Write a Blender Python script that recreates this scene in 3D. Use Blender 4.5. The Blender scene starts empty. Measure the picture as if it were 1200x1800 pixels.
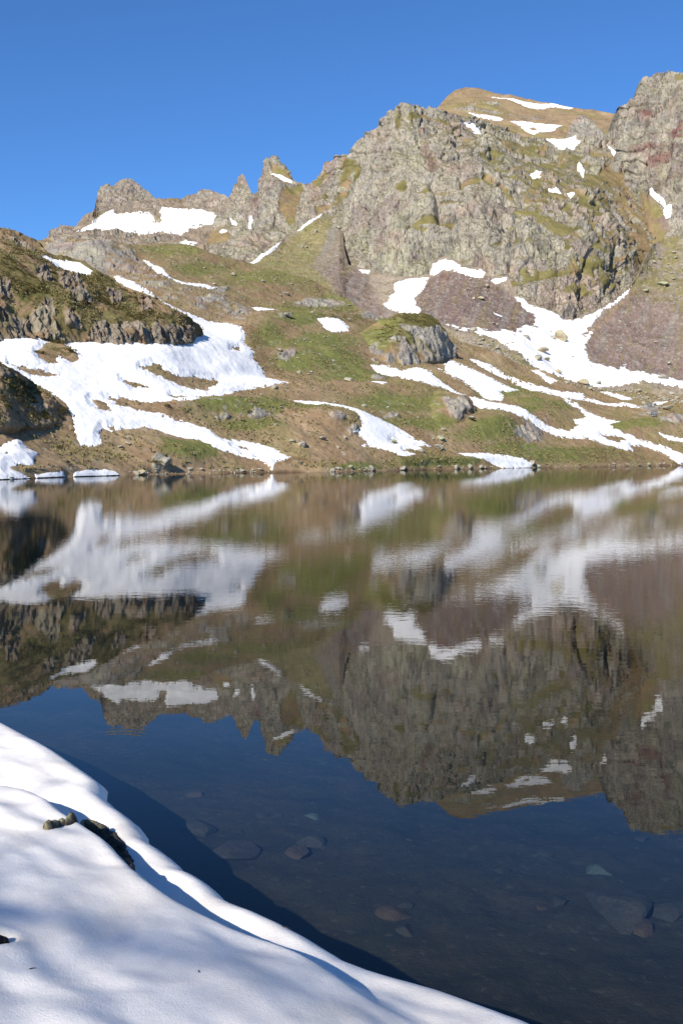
import bpy, bmesh, math, random
import numpy as np
from mathutils import Vector, Matrix, Euler

random.seed(7)
rng = np.random.default_rng(7)
SC = bpy.context.scene
COL = SC.collection

# ------------------------------------------------------------------ camera
IMG_W, IMG_H, FOCAL = 1200.0, 1800.0, 1750.0
EYE = 3.0
PITCH = math.atan(97.0 / FOCAL)
cam_data = bpy.data.cameras.new('camera')
cam_data.sensor_fit = 'VERTICAL'
cam_data.sensor_height = 36.0
cam_data.lens = 36.0 * FOCAL / IMG_H
cam_data.clip_start = 0.1
cam_data.clip_end = 20000
cam = bpy.data.objects.new('camera', cam_data)
COL.objects.link(cam)
cam.location = (0, 0, EYE)
cam.rotation_euler = (math.radians(90) - PITCH, 0, 0)
SC.camera = cam

# ------------------------------------------------------------------ sky and sun
SUN_EL = math.radians(31)
SUN_LEFT = math.radians(27)             # how far left of straight behind the camera
SUN_DIR = Vector((-math.sin(SUN_LEFT) * math.cos(SUN_EL),
                  -math.cos(SUN_LEFT) * math.cos(SUN_EL), math.sin(SUN_EL)))
world = bpy.data.worlds.new('World')
SC.world = world
world.use_nodes = True
wn = world.node_tree
sky = wn.nodes.new('ShaderNodeTexSky')
sky.sky_type = 'NISHITA'
sky.sun_disc = False
sky.sun_elevation = SUN_EL
sky.sun_rotation = math.radians(180) + SUN_LEFT
sky.altitude = 2000
sky.air_density = 1.0
sky.dust_density = 0.0
sky.ozone_density = 9.0
hs = wn.nodes.new('ShaderNodeHueSaturation')
hs.inputs['Saturation'].default_value = 1.05
wn.links.new(sky.outputs[0], hs.inputs['Color'])
wn.links.new(hs.outputs[0], wn.nodes['Background'].inputs[0])
wn.nodes['Background'].inputs[1].default_value = 0.116
sun_data = bpy.data.lights.new('sun', 'SUN')
sun_data.energy = 4.9
sun_data.angle = math.radians(0.5)
sun_data.color = (1.0, 0.94, 0.85)
sun = bpy.data.objects.new('sun', sun_data)
COL.objects.link(sun)
sun.rotation_euler = SUN_DIR.to_track_quat('Z', 'Y').to_euler()

SC.view_settings.view_transform = 'Standard'
SC.view_settings.look = 'None'
SC.view_settings.exposure = 0.52
SC.view_settings.gamma = 1.0
SC.view_settings.use_curve_mapping = False
SC.cycles.max_bounces = 8
SC.cycles.transparent_max_bounces = 8

# ------------------------------------------------------------------ numeric helpers
def sstep(a, b, x):
    t = np.clip((x - a) / (b - a), 0, 1)
    return t * t * (3 - 2 * t)

def _hash(ix, iy, iz, k):
    h = (ix.astype(np.uint32) * np.uint32(374761393) + iy.astype(np.uint32) * np.uint32(668265263)
         + iz.astype(np.uint32) * np.uint32(2246822519) + np.uint32(k) * np.uint32(3266489917))
    h = (h ^ (h >> np.uint32(13))) * np.uint32(1274126177)
    h = (h ^ (h >> np.uint32(16))) * np.uint32(2654435761)
    return (h ^ (h >> np.uint32(15)))

def _rnd(ix, iy, iz, k):
    return _hash(ix, iy, iz, k).astype(np.float64) / 4294967295.0

def perlin(p, seed=0):
    """gradient noise, about -1..1; p is (N,3)"""
    f = np.floor(p)
    i = f.astype(np.int64)
    r = p - f
    w = r * r * r * (r * (r * 6 - 15) + 10)
    out = np.zeros(len(p))
    for dx in (0, 1):
        wx = w[:, 0] if dx else 1 - w[:, 0]
        for dy in (0, 1):
            wy = w[:, 1] if dy else 1 - w[:, 1]
            for dz in (0, 1):
                wz = w[:, 2] if dz else 1 - w[:, 2]
                h = _hash(i[:, 0] + dx, i[:, 1] + dy, i[:, 2] + dz, seed)
                gx = ((h & np.uint32(1023)).astype(np.float64) / 511.5 - 1)
                gy = (((h >> np.uint32(10)) & np.uint32(1023)).astype(np.float64) / 511.5 - 1)
                gz = (((h >> np.uint32(20)) & np.uint32(1023)).astype(np.float64) / 511.5 - 1)
                out += wx * wy * wz * (gx * (r[:, 0] - dx) + gy * (r[:, 1] - dy) + gz * (r[:, 2] - dz))
    return out * 1.5

def fbm(p, oct=4, seed=0, gain=0.5, lac=2.03):
    out = np.zeros(len(p)); a = 1.0
    for o in range(oct):
        out += a * perlin(p, seed + o * 7)
        p = p * lac + 3.7
        a *= gain
    return out

def ridged(p, oct=4, seed=0, gain=0.5):
    out = np.zeros(len(p)); a = 1.0
    for o in range(oct):
        out += a * (1 - np.abs(perlin(p, seed + o * 5)) * 2)
        p = p * 2.07 + 1.3
        a *= gain
    return out

def facets(p, seed=0, tilt=0.9):
    """blocky rock: every Worley cell is a tilted plane of its own; also returns distance to the joint"""
    f = np.floor(p).astype(np.int64)
    best = np.full(len(p), 1e9); second = np.full(len(p), 1e9)
    val = np.zeros(len(p))
    for dx in (-1, 0, 1):
        for dy in (-1, 0, 1):
            for dz in (-1, 0, 1):
                cx, cy, cz = f[:, 0] + dx, f[:, 1] + dy, f[:, 2] + dz
                h = _hash(cx, cy, cz, seed)
                jx = (h & np.uint32(1023)).astype(np.float64) / 1023
                jy = ((h >> np.uint32(10)) & np.uint32(1023)).astype(np.float64) / 1023
                jz = ((h >> np.uint32(20)) & np.uint32(1023)).astype(np.float64) / 1023
                ex = p[:, 0] - cx - jx; ey = p[:, 1] - cy - jy; ez = p[:, 2] - cz - jz
                d = ex * ex + ey * ey + ez * ez
                h2 = _hash(cx, cy, cz, seed + 91)
                gx = (h2 & np.uint32(1023)).astype(np.float64) / 511.5 - 1
                gy = ((h2 >> np.uint32(10)) & np.uint32(1023)).astype(np.float64) / 511.5 - 1
                gz = ((h2 >> np.uint32(20)) & np.uint32(1023)).astype(np.float64) / 511.5 - 1
                v = gy * 0.6 + tilt * (gx * ex + gy * ey * 0.5 + gz * ez)
                closer = d < best
                second = np.where(closer, best, np.minimum(second, d))
                val = np.where(closer, v, val)
                best = np.where(closer, d, best)
    return val, np.sqrt(second) - np.sqrt(best)

def poly_sdf(px, py, poly):
    """positive inside"""
    q = np.asarray(poly, float)
    n = len(q)
    d = np.full(px.shape, 1e9)
    inside = np.zeros(px.shape, bool)
    for i in range(n):
        ax, ay = q[i]; bx, by = q[(i + 1) % n]
        ex, ey = bx - ax, by - ay
        L = ex * ex + ey * ey + 1e-9
        t = np.clip(((px - ax) * ex + (py - ay) * ey) / L, 0, 1)
        d = np.minimum(d, (px - ax - t * ex) ** 2 + (py - ay - t * ey) ** 2)
        c = ((ay > py) != (by > py)) & (px < ex * (py - ay) / (ey if abs(ey) > 1e-9 else 1e-9) + ax)
        inside ^= c
    d = np.sqrt(d)
    return np.where(inside, d, -d)

def poly_mask(px, py, poly, soft=4.0):
    q = np.asarray(poly, float)
    out = np.zeros(px.shape)
    m = ((px > q[:, 0].min() - 3 * soft) & (px < q[:, 0].max() + 3 * soft) &
         (py > q[:, 1].min() - 3 * soft) & (py < q[:, 1].max() + 3 * soft))
    if m.any():
        out[m] = sstep(-soft, soft, poly_sdf(px[m], py[m], q))
    return out

def ell(px, py, cx, cy, rx, ry):
    return np.exp(-(((px - cx) / rx) ** 2 + ((py - cy) / ry) ** 2))

CP, SP = math.cos(PITCH), math.sin(PITCH)
def survey(px, py, dist):
    """world point for a bearing read off the photograph and its distance in metres along +Y"""
    xc = (np.asarray(px, float) - 600.0) / FOCAL
    yc = (900.0 - np.asarray(py, float)) / FOCAL
    dy = CP + yc * SP
    dz = -SP + yc * CP
    return np.stack([xc / dy * dist, dist + 0 * xc, EYE + dz / dy * dist], -1)

def survey_level(px, py, z):
    xc = (np.asarray(px, float) - 600.0) / FOCAL
    yc = (900.0 - np.asarray(py, float)) / FOCAL
    dy = CP + yc * SP
    dz = -SP + yc * CP
    t = (z - EYE) / dz
    return np.stack([xc * t, dy * t, z + 0 * t], -1)

def mesh_np(name, verts, quads, mats, smooth=True, attrs=None, mat_idx=None, tris=None):
    me = bpy.data.meshes.new(name)
    verts = np.asarray(verts, np.float32)
    me.vertices.add(len(verts))
    me.vertices.foreach_set('co', verts.ravel())
    nq = len(quads) if quads is not None else 0
    nt = len(tris) if tris is not None else 0
    loops = []
    if nq: loops.append(np.asarray(quads, np.int32).ravel())
    if nt: loops.append(np.asarray(tris, np.int32).ravel())
    loops = np.concatenate(loops)
    me.loops.add(len(loops))
    me.loops.foreach_set('vertex_index', loops)
    me.polygons.add(nq + nt)
    starts = np.concatenate([np.arange(nq) * 4, nq * 4 + np.arange(nt) * 3]).astype(np.int32)
    me.polygons.foreach_set('loop_start', starts)
    me.polygons.foreach_set('use_smooth', np.full(nq + nt, smooth))
    for m in (mats if isinstance(mats, (list, tuple)) else [mats]):
        me.materials.append(m)
    if mat_idx is not None:
        me.polygons.foreach_set('material_index', np.asarray(mat_idx, np.int32))
    me.update(calc_edges=True)
    if attrs:
        for k, v in attrs.items():
            if v.ndim == 2:
                a = me.attributes.new(k, 'FLOAT_COLOR', 'POINT')
                c = np.ones((len(v), 4), np.float32); c[:, :3] = v
                a.data.foreach_set('color', c.ravel())
            else:
                a = me.attributes.new(k, 'FLOAT', 'POINT')
                a.data.foreach_set('value', v.astype(np.float32))
    return me

def link(name, me, parent=None):
    o = bpy.data.objects.new(name, me)
    COL.objects.link(o)
    if parent: o.parent = parent
    return o

def tag(o, label=None, cat=None, group=None, kind=None):
    if label: o['label'] = label
    if cat: o['category'] = cat
    if group: o['group'] = group
    if kind: o['kind'] = kind
    return o

def grid_quads(ni, nj):
    """vertex (i,j) at i*nj+j"""
    i, j = np.meshgrid(np.arange(ni - 1), np.arange(nj - 1), indexing='ij')
    a = (i * nj + j).ravel()
    return np.stack([a, a + nj, a + nj + 1, a + 1], -1)

# ------------------------------------------------------------------ materials
class NT:
    def __init__(self, name):
        self.m = bpy.data.materials.new(name)
        self.m.use_nodes = True
        self.t = self.m.node_tree
        self.t.nodes.clear()
        self.out = self.n('ShaderNodeOutputMaterial')
    def n(self, typ, **kw):
        nd = self.t.nodes.new(typ)
        for k, v in kw.items():
            setattr(nd, k, v)
        return nd
    def l(self, a, b):
        self.t.links.new(a, b)
    def val(self, x):
        v = self.n('ShaderNodeValue'); v.outputs[0].default_value = x; return v.outputs[0]
    def math(self, op, a, b=None, c=None, clamp=False):
        m = self.n('ShaderNodeMath', operation=op); m.use_clamp = clamp
        for i, x in enumerate((a, b, c)):
            if x is None: continue
            if isinstance(x, (int, float)): m.inputs[i].default_value = x
            else: self.l(x, m.inputs[i])
        return m.outputs[0]
    def noise(self, vec, scale, detail=4, rough=0.55, dist=0.0):
        n = self.n('ShaderNodeTexNoise')
        n.inputs['Scale'].default_value = scale
        n.inputs['Detail'].default_value = detail
        n.inputs['Roughness'].default_value = rough
        n.inputs['Distortion'].default_value = dist
        self.l(vec, n.inputs['Vector'])
        return n.outputs['Fac']
    def vor(self, vec, scale, feature='F1', out='Distance', rand=1.0):
        n = self.n('ShaderNodeTexVoronoi', feature=feature)
        n.inputs['Scale'].default_value = scale
        n.inputs['Randomness'].default_value = rand
        self.l(vec, n.inputs['Vector'])
        return n.outputs[out]
    def mapping(self, vec, scale=(1, 1, 1), rot=(0, 0, 0)):
        m = self.n('ShaderNodeMapping')
        m.inputs['Scale'].default_value = scale
        m.inputs['Rotation'].default_value = rot
        self.l(vec, m.inputs['Vector'])
        return m.outputs[0]
    def remap(self, x, a, b, c, d, clamp=True):
        m = self.n('ShaderNodeMapRange'); m.clamp = clamp
        for i, v in zip((1, 2, 3, 4), (a, b, c, d)): m.inputs[i].default_value = v
        self.l(x, m.inputs[0])
        return m.outputs[0]
    def mixc(self, fac, a, b, blend='MIX'):
        m = self.n('ShaderNodeMix', data_type='RGBA', blend_type=blend)
        for sock, x in ((m.inputs[0], fac), (m.inputs[6], a), (m.inputs[7], b)):
            if isinstance(x, (int, float)): sock.default_value = x
            elif isinstance(x, (tuple, list)): sock.default_value = (*x, 1) if len(x) == 3 else x
            else: self.l(x, sock)
        return m.outputs[2]
    def bump(self, h, dist, strength=1.0, normal=None):
        b = self.n('ShaderNodeBump')
        b.inputs['Distance'].default_value = dist
        if isinstance(strength, (int, float)): b.inputs['Strength'].default_value = strength
        else: self.l(strength, b.inputs['Strength'])
        self.l(h, b.inputs['Height'])
        if normal: self.l(normal, b.inputs['Normal'])
        return b.outputs[0]
    def pos(self):
        return self.n('ShaderNodeTexCoord').outputs['Object']
    def attr(self, name):
        return self.n('ShaderNodeAttribute', attribute_name=name)
    def surf(self, color, rough=0.9, normal=None, spec=0.2, sss=None):
        p = self.n('ShaderNodeBsdfPrincipled')
        if isinstance(color, (tuple, list)): p.inputs['Base Color'].default_value = (*color, 1)
        else: self.l(color, p.inputs['Base Color'])
        if isinstance(rough, (int, float)): p.inputs['Roughness'].default_value = rough
        else: self.l(rough, p.inputs['Roughness'])
        p.inputs['Specular IOR Level'].default_value = spec
        if normal: self.l(normal, p.inputs['Normal'])
        if sss:
            p.inputs['Subsurface Weight'].default_value = sss[0]
            p.inputs['Subsurface Radius'].default_value = sss[1]
            p.inputs['Subsurface Scale'].default_value = sss[2]
        self.l(p.outputs[0], self.out.inputs[0])
        return p

def terrain_material(name, scale, bump_m):
    """earth, turf and rock: the colour of each spot comes from the 'ground' attribute, fine grain from noise;
    'stony' says where bare rock is, which is rougher"""
    t = NT(name)
    pos = t.pos()
    stony = t.attr('stony').outputs['Fac']
    col = t.attr('ground').outputs['Color']
    pv = t.mapping(pos, (1, 1, 0.42))
    fine = t.noise(t.mapping(pos, (1, 1, 0.35)), 3.2 * scale, 4, 0.75)
    pit = t.math('MULTIPLY', t.remap(fine, 0.58, 0.68, 0.0, 1.0), stony)
    n1 = t.noise(pv, 0.35 * scale, 6, 0.65)
    n2 = t.noise(pos, 1.6 * scale, 5, 0.7)
    cr = t.vor(pv, 0.55 * scale, 'DISTANCE_TO_EDGE')
    crack = t.remap(cr, 0.0, 0.07, 0.0, 1.0)
    f1 = t.remap(n1, 0.25, 0.75, 0.72, 1.28)
    f2 = t.remap(n2, 0.25, 0.75, 0.76, 1.24)
    ck = t.math('ADD', t.math('MULTIPLY', t.math('SUBTRACT', crack, 1.0), t.math('MULTIPLY', stony, 0.16)), 1.0)
    ck = t.math('MULTIPLY', ck, t.math('SUBTRACT', 1.0, t.math('MULTIPLY', pit, 0.22)))
    f = t.math('MULTIPLY', t.math('MULTIPLY', f1, f2), ck)
    g = t.n('ShaderNodeCombineColor')
    for i in range(3): t.l(f, g.inputs[i])
    c = t.mixc(1.0, col, g.outputs[0], 'MULTIPLY')
    # lichen and warm staining give some hue variation
    n3 = t.noise(pos, 0.5 * scale, 4, 0.6)
    c = t.mixc(t.remap(n3, 0.5, 0.72, 0.0, 0.25), c, t.mixc(1.0, c, (1.08, 1.0, 0.78), 'MULTIPLY'))
    fc = t.vor(pv, 0.5 * scale, 'F1')
    h = t.math('ADD', t.math('MULTIPLY', n1, 0.9), t.math('MULTIPLY', n2, 0.35))
    h2 = t.math('SUBTRACT', h, t.math('MULTIPLY', pit, 0.45))
    h2 = t.math('ADD', h2, t.math('MULTIPLY', t.math('ADD', t.math('MULTIPLY', crack, 0.15), t.math('MULTIPLY', fc, 0.5)), stony))
    st = t.math('ADD', t.math('MULTIPLY', stony, 0.6), 0.4)
    t.surf(c, 0.95, t.bump(h2, bump_m, st), spec=0.08)
    return t.m

def snow_material(name, scale, bump_m, dirt=0.5):
    t = NT(name)
    pos = t.pos()
    n1 = t.noise(pos, scale, 5, 0.55)
    n2 = t.noise(t.mapping(pos, (1, 1, 1)), scale * 0.22, 4, 0.55)
    cup = t.vor(pos, scale * 0.8, 'SMOOTH_F1')
    base = t.mixc(t.remap(n2, 0.42, 0.7, 0.0, dirt), (0.84, 0.83, 0.81), (0.74, 0.69, 0.62))
    base = t.mixc(t.remap(n1, 0.55, 0.8, 0.0, dirt * 0.5), base, (0.70, 0.68, 0.64))
    h = t.math('ADD', n1, cup)
    t.surf(base, 0.75, t.bump(h, bump_m, 0.6), spec=0.15)
    return t.m

M_FAR = terrain_material('far_mountain_ground', 0.22, 2.2)
M_CLIFF = terrain_material('cliff_ground', 0.34, 1.7)
M_TALUS = terrain_material('talus_ground', 0.6, 0.55)
M_MEADOW = terrain_material('meadow_ground', 0.9, 0.30)
M_HILL = terrain_material('hill_ground', 0.95, 0.42)
M_SNOWFAR = snow_material('old_snow_far', 0.25, 0.5, 0.25)
M_SNOWMID = snow_material('old_snow', 0.75, 0.16, 0.3)

# albedos (linear)
ROCK = np.array((0.325, 0.291, 0.232)); ROCKG = np.array((0.30, 0.282, 0.205)); PINK = np.array((0.33, 0.245, 0.20))
GREYR = np.array((0.255, 0.238, 0.205)); DARKR = np.array((0.10, 0.088, 0.078)); RED = np.array((0.17, 0.078, 0.072))
BROWN = np.array((0.24, 0.162, 0.092)); TAN = np.array((0.30, 0.215, 0.127)); EARTH = np.array((0.13, 0.08, 0.045))
OLIVE = np.array((0.185, 0.16, 0.066)); GREEN = np.array((0.145, 0.15, 0.046)); HEATH = np.array((0.075, 0.065, 0.022))
PURPLE = np.array((0.185, 0.13, 0.115)); SCREE = np.array((0.245, 0.20, 0.15)); RUST = np.array((0.13, 0.075, 0.035))

def mix(a, b, m):
    return a + (b - a) * np.clip(m, 0, 1)[:, None]

# ------------------------------------------------------------------ snow patches traced from the photograph
SNOW = []
def patch(layer, label, poly, holes=(), group='snow patches on the mountainside', edge=1.6, thick=0.4):
    SNOW.append(dict(layer=layer, label=label, poly=poly, holes=holes, group=group, edge=edge, thick=thick))

patch('far', 'broad white snowfield below the grey rock dome on the far left skyline',
      [(133,403),(160,392),(185,378),(200,371),(206,380),(222,378),(240,375),(262,375),(268,380),(272,385),(284,385),(280,377),(284,364),(290,362),(310,366),(330,370),(355,372),(385,379),(384,392),(360,397),(338,400),(330,407),(316,414),(305,409),(292,405),(275,403),(255,409),(222,411),(200,409),(180,408),(178,402),(165,403),(145,405)], thick=0.8)
patch('far', 'small snow scrap in the brown gully just under the far snowfield',
      [(317,428),(325,423),(340,424),(352,424),(343,433),(330,431)])
patch('needles', 'slanting snow ledge across the top of the larger pointed peak',
      [(472,304),(490,307),(508,314),(516,318),(514,321),(498,319),(482,312)], edge=0.6)
patch('needles', 'small rounded snow spot at the foot of the slender rock needle',
      [(403,383),(412,384),(417,390),(414,396),(406,391)], edge=0.6)
patch('needles', 'snow spot on the brown ledge left of and below the needle',
      [(384,405),(390,401),(399,404),(397,408),(388,409)], edge=0.6)
patch('needles', 'thin vertical snow sliver in the cleft between needle and pointed peak',
      [(437,376),(443,375),(444,388),(441,396),(435,395),(437,388)], edge=0.5)
patch('talus', 'narrow snow streak at the top of the green gully beside the main cliff',
      [(521,408),(535,395),(550,385),(566,376),(563,382),(548,393),(530,405)], edge=0.7)
patch('talus', 'narrow snow streak along the foot of the pointed peaks, above the meadow crest',
      [(438,465),(460,447),(478,433),(493,426),(496,423),(485,437),(468,450),(447,465)], edge=0.7)
patch('cliff', 'ragged snow patch high on the shoulder right of the main cliff top',
      [(808,212),(825,211),(836,216),(836,220),(846,218),(849,233),(838,235),(832,232),(828,224),(815,217)], edge=1.0)
patch('summit', 'long thin snow strip at the foot of the brown summit dome',
      [(818,199),(850,202),(875,205),(886,210),(872,213),(845,209)], edge=0.8)
patch('summit', 'wide snow patch with a grey rock in it below the summit dome',
      [(895,213),(920,211),(960,216),(988,220),(975,229),(955,231),(937,237),(925,230),(910,220)],
      [[(928,224),(938,222),(944,226),(936,229)]], edge=0.9)
patch('cliff', 'solid snow patch on the saddle left of the right hand tower',
      [(955,243),(975,242),(1008,244),(1010,251),(1016,258),(1005,269),(990,266),(970,255)], edge=1.0)
patch('cliff', 'little square snow patch halfway down the rough upper slope',
      [(929,308),(946,303),(949,315),(935,317)], edge=0.8)
patch('cliff', 'thin snow dash on the terrace above the lower cliff',
      [(963,327),(980,331),(991,336),(985,339),(972,334)], edge=0.6)
patch('cliff', 'tiny oval snow spot at the right end of the terrace dash',
      [(996,339),(1008,337),(1009,343),(1003,347)], edge=0.6)
patch('cliff', 'jagged upright snow patch in the brown hollow of the upper slope',
      [(1013,290),(1018,285),(1022,294),(1027,300),(1025,311),(1020,307),(1014,299)], edge=0.8)
patch('cliff', 'diagonal snow line along the rib below the tower',
      [(1057,267),(1066,273),(1085,285),(1083,290),(1070,281)], edge=0.5)
patch('cliff', 'small snow wedge tucked against the left foot of the tower',
      [(1068,239),(1084,241),(1083,252),(1078,258),(1073,249)], edge=0.7)
patch('tower', 'crooked snow tongue in the gully under the right hand tower',
      [(1137,328),(1142,326),(1152,338),(1166,347),(1168,359),(1180,362),(1177,378),(1170,384),(1163,374),(1165,360),(1155,350),(1140,340)], edge=0.9)
patch('summit', 'long snow ribbon just under the summit ridge line',
      [(858,166),(880,170),(910,175),(940,180),(975,182),(1011,190),(1000,192),(970,189),(945,193),(930,191),(905,181),(885,174),(870,170)], edge=0.7)
patch('talus', 'white snow cap curving over the head of the purple scree cone',
      [(753,480),(760,462),(772,455),(783,452),(800,460),(812,468),(830,470),(845,471),(852,477),(850,486),(835,487),(820,483),(803,474),(790,470),(775,472),(764,478)], edge=1.0)
patch('talus', 'snow tongue down the left side of the purple scree cone',
      [(672,533),(680,527),(692,510),(692,500),(700,492),(720,488),(735,484),(753,483),(745,500),(735,510),(729,525),(733,537),(742,546),(735,553),(715,552),(700,551),(685,547)], edge=1.3)
patch('talus', 'small snow wedge at the cliff foot right of the scree cone cap',
      [(858,490),(875,489),(891,487),(890,493),(875,499),(868,497)], edge=0.8)
patch('talus', 'tiny snow spot at the cliff foot left of the scree cone',
      [(630,474),(651,474),(648,481),(637,481)], edge=0.7)
patch('talus', 'large valley snowfield strewn with boulders under the cliff',
      [(903,520),(920,527),(928,536),(950,543),(975,552),(983,563),(1005,567),(1025,561),(1055,545),(1085,525),(1110,504),(1100,520),(1075,540),(1050,558),(1040,572),(1042,582),(1036,592),(1030,606),(1028,620),(1034,632),(1040,640),(1060,642),(1072,645),(1085,650),(1100,639),(1098,650),(1115,656),(1140,660),(1165,665),(1200,672),(1235,678),(1235,700),(1200,688),(1170,680),(1120,674),(1090,675),(1060,678),(1035,677),(1000,666),(970,657),(945,645),(920,630),(905,615),(885,600),(868,590),(866,583),(885,578),(905,582),(920,572),(938,573),(940,558),(925,549),(912,536)],
      [[(1022,587),(1036,575),(1046,572),(1040,580),(1028,588)],[(1046,562),(1060,548),(1068,543),(1062,551),(1050,562)]], edge=2.2, thick=0.4)
patch('talus', 'broken line of snow scraps along the foot of the purple scree',
      [(775,563),(790,566),(815,571),(826,575),(838,573),(868,584),(902,613),(880,604),(862,592),(842,590),(830,579),(800,574)], edge=3.0)
patch('talus', 'small snow scraps lying on the lower right of the purple cone',
      [(864,547),(872,550),(884,553),(882,556),(870,554)], edge=0.9)
patch('meadow', 'long snow band winding from the rock outcrop down to the lake at the right edge',
      [(648,641),(680,642),(706,650),(732,646),(757,654),(775,668),(790,678),(805,688),(825,695),(848,703),(862,712),(900,725),(930,738),(965,752),(1000,759),(1010,753),(1004,740),(1020,737),(1028,728),(1018,720),(1000,711),(988,702),(1012,708),(1030,720),(1050,728),(1075,738),(1088,742),(1074,745),(1078,752),(1095,762),(1115,770),(1150,780),(1180,790),(1235,812),(1235,826),(1192,815),(1170,797),(1150,788),(1130,783),(1108,782),(1112,796),(1095,794),(1060,786),(1020,774),(980,769),(940,754),(900,740),(860,728),(835,720),(822,708),(805,693),(785,683),(760,678),(720,668),(690,662),(664,656),(656,648)],
      [[(1052,768),(1070,769),(1095,770),(1101,775),(1085,776),(1090,783),(1070,777)]], edge=1.6)
patch('meadow', 'short broad snow strand above the long band, right of the rock outcrop',
      [(760,645),(782,656),(780,640),(790,632),(808,640),(825,648),(840,656),(862,665),(880,674),(900,684),(913,688),(895,692),(880,690),(884,700),(880,710),(862,708),(850,700),(838,690),(824,680),(812,671),(795,664),(778,655)], edge=1.8)
patch('meadow', 'thin uppermost snow strand crossing the brown slope towards the brook',
      [(825,630),(840,630),(865,642),(885,655),(905,663),(930,672),(960,682),(990,690),(1020,694),(1030,701),(1060,707),(1100,708),(1129,718),(1120,720),(1095,713),(1070,712),(1040,708),(1025,705),(1000,704),(975,696),(945,686),(920,677),(900,667),(875,659),(850,647),(835,638)], edge=1.6)
patch('meadow', 'short snow dash between the boulder valley and the thin strand',
      [(930,653),(945,655),(965,667),(978,674),(965,676),(950,665)], edge=1.0)
patch('meadow', 'small snow patch just left of the brook by the boulders',
      [(1052,687),(1070,686),(1095,692),(1112,700),(1095,704),(1075,698)], edge=1.2)
patch('meadow', 'small snow scrap right above the dark brook',
      [(1133,711),(1150,704),(1174,703),(1160,710),(1140,713)], edge=1.0)
patch('meadow', 'thin snow line on the low slope at the right edge above the lake',
      [(1148,767),(1170,771),(1205,776),(1235,780),(1235,785),(1200,781),(1170,777)], edge=0.8)
patch('meadow', 'low snow wedge touching the lake shore right of the green mound',
      [(803,795),(830,798),(860,800),(885,804),(915,809),(936,817),(930,823),(905,823),(880,822),(855,812),(830,806),(815,803)], edge=1.0)
patch('meadow', 'bright snow tongue in the middle of the meadow ending above the lake',
      [(515,709),(540,709),(575,714),(610,720),(640,728),(670,737),(700,750),(725,762),(745,773),(760,782),(735,781),(742,786),(744,792),(720,788),(712,790),(728,800),(718,804),(700,803),(690,795),(672,788),(650,783),(636,781),(645,775),(632,770),(628,764),(612,765),(630,758),(632,748),(620,735),(600,727),(570,722),(535,718),(520,714)],
      [[(690,769),(697,767),(702,772),(696,775)]], edge=1.8)
patch('meadow', 'tiny flat snow patch on the crest of the green knoll',
      [(650,673),(665,672),(680,672),(679,676),(672,680),(655,678)], edge=0.8)
patch('meadow', 'small snow patch on the bench left of the rock outcrop',
      [(552,573),(580,570),(600,572),(613,582),(610,590),(590,592),(575,590),(563,583)], edge=1.0)
patch('meadow', 'slim snow sliver above the bright green slope',
      [(440,546),(447,543),(480,550),(500,554),(480,556),(450,555)], edge=0.8)
patch('meadow', 'curved snow streak high on the meadow right of the left hill',
      [(249,457),(262,460),(285,471),(305,486),(330,494),(360,497),(382,505),(370,507),(340,500),(320,499),(298,489),(275,476)], edge=1.2)
patch('hill', 'slanting snow strip on the upper shoulder of the left hill',
      [(74,446),(82,445),(110,455),(140,466),(163,478),(160,484),(140,481),(115,473),(95,465),(82,456)], edge=1.0)
patch('meadow', 'great snowfield sweeping under the left cliffs down to the lake',
      [(196,484),(212,488),(230,494),(236,494),(255,503),(280,516),(305,529),(330,542),(355,554),(375,562),(400,568),(420,579),(430,592),(428,603),(443,615),(448,622),(445,632),(462,648),(472,660),(500,672),(507,675),(480,680),(455,682),(430,685),(405,694),(385,700),(360,702),(345,702),(350,711),(330,713),(300,712),(280,711),(250,708),(215,703),(186,702),(215,715),(260,725),(300,733),(340,745),(370,758),(392,773),(410,776),(440,778),(470,786),(495,800),(508,808),(498,815),(483,816),(478,828),(470,820),(462,814),(445,808),(400,800),(375,793),(350,778),(325,770),(300,762),(280,755),(250,751),(228,755),(205,758),(195,760),(180,755),(175,762),(180,772),(182,778),(160,782),(143,780),(135,765),(130,745),(125,732),(115,712),(100,700),(75,683),(50,668),(25,652),(0,635),(-60,610),(-60,590),(0,590),(100,570),(260,575),(330,600),(320,570),(300,550),(240,515),(205,495)],
      [[(66,615),(85,600),(100,600),(115,606),(135,620),(141,630),(128,637),(118,628),(102,624),(101,637),(85,635),(72,626)],
       [(16,634),(50,645),(75,650),(107,658),(85,660),(60,656),(35,646)],
       [(246,647),(270,642),(285,647),(310,660),(350,663),(386,667),(380,677),(366,680),(370,686),(345,681),(320,677),(300,669),(280,661)],
       [(216,668),(240,673),(262,681),(235,681)],
       [(158,706),(175,708),(200,722),(185,723),(165,716)],
       [(404,612),(421,612),(419,618),(405,618)],
       [(192,753),(200,750),(200,757),(193,758)],
       [(408,787),(425,788),(436,792),(420,790)],
       [(300,698),(325,699),(350,701),(345,704),(310,703)]], edge=2.0, thick=0.4)
patch('meadow', 'snow drift in the lower left corner of the shore',
      [(-60,805),(0,793),(15,782),(30,774),(38,780),(45,793),(66,803),(58,812),(59,822),(30,824),(15,826),(30,832),(55,840),(57,843),(0,845),(-60,850)], edge=1.4)
patch('meadow', 'low white snow bar on the waterline, the shorter of two at the left shore',
      [(62,836),(85,833),(110,832),(115,838),(113,842),(65,843)], edge=0.7, thick=0.4)
patch('meadow', 'low white snow bar on the waterline, the longer of two at the left shore',
      [(129,833),(150,829),(190,826),(200,829),(214,835),(210,839),(165,840),(130,841)], edge=0.7, thick=0.4)

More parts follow.
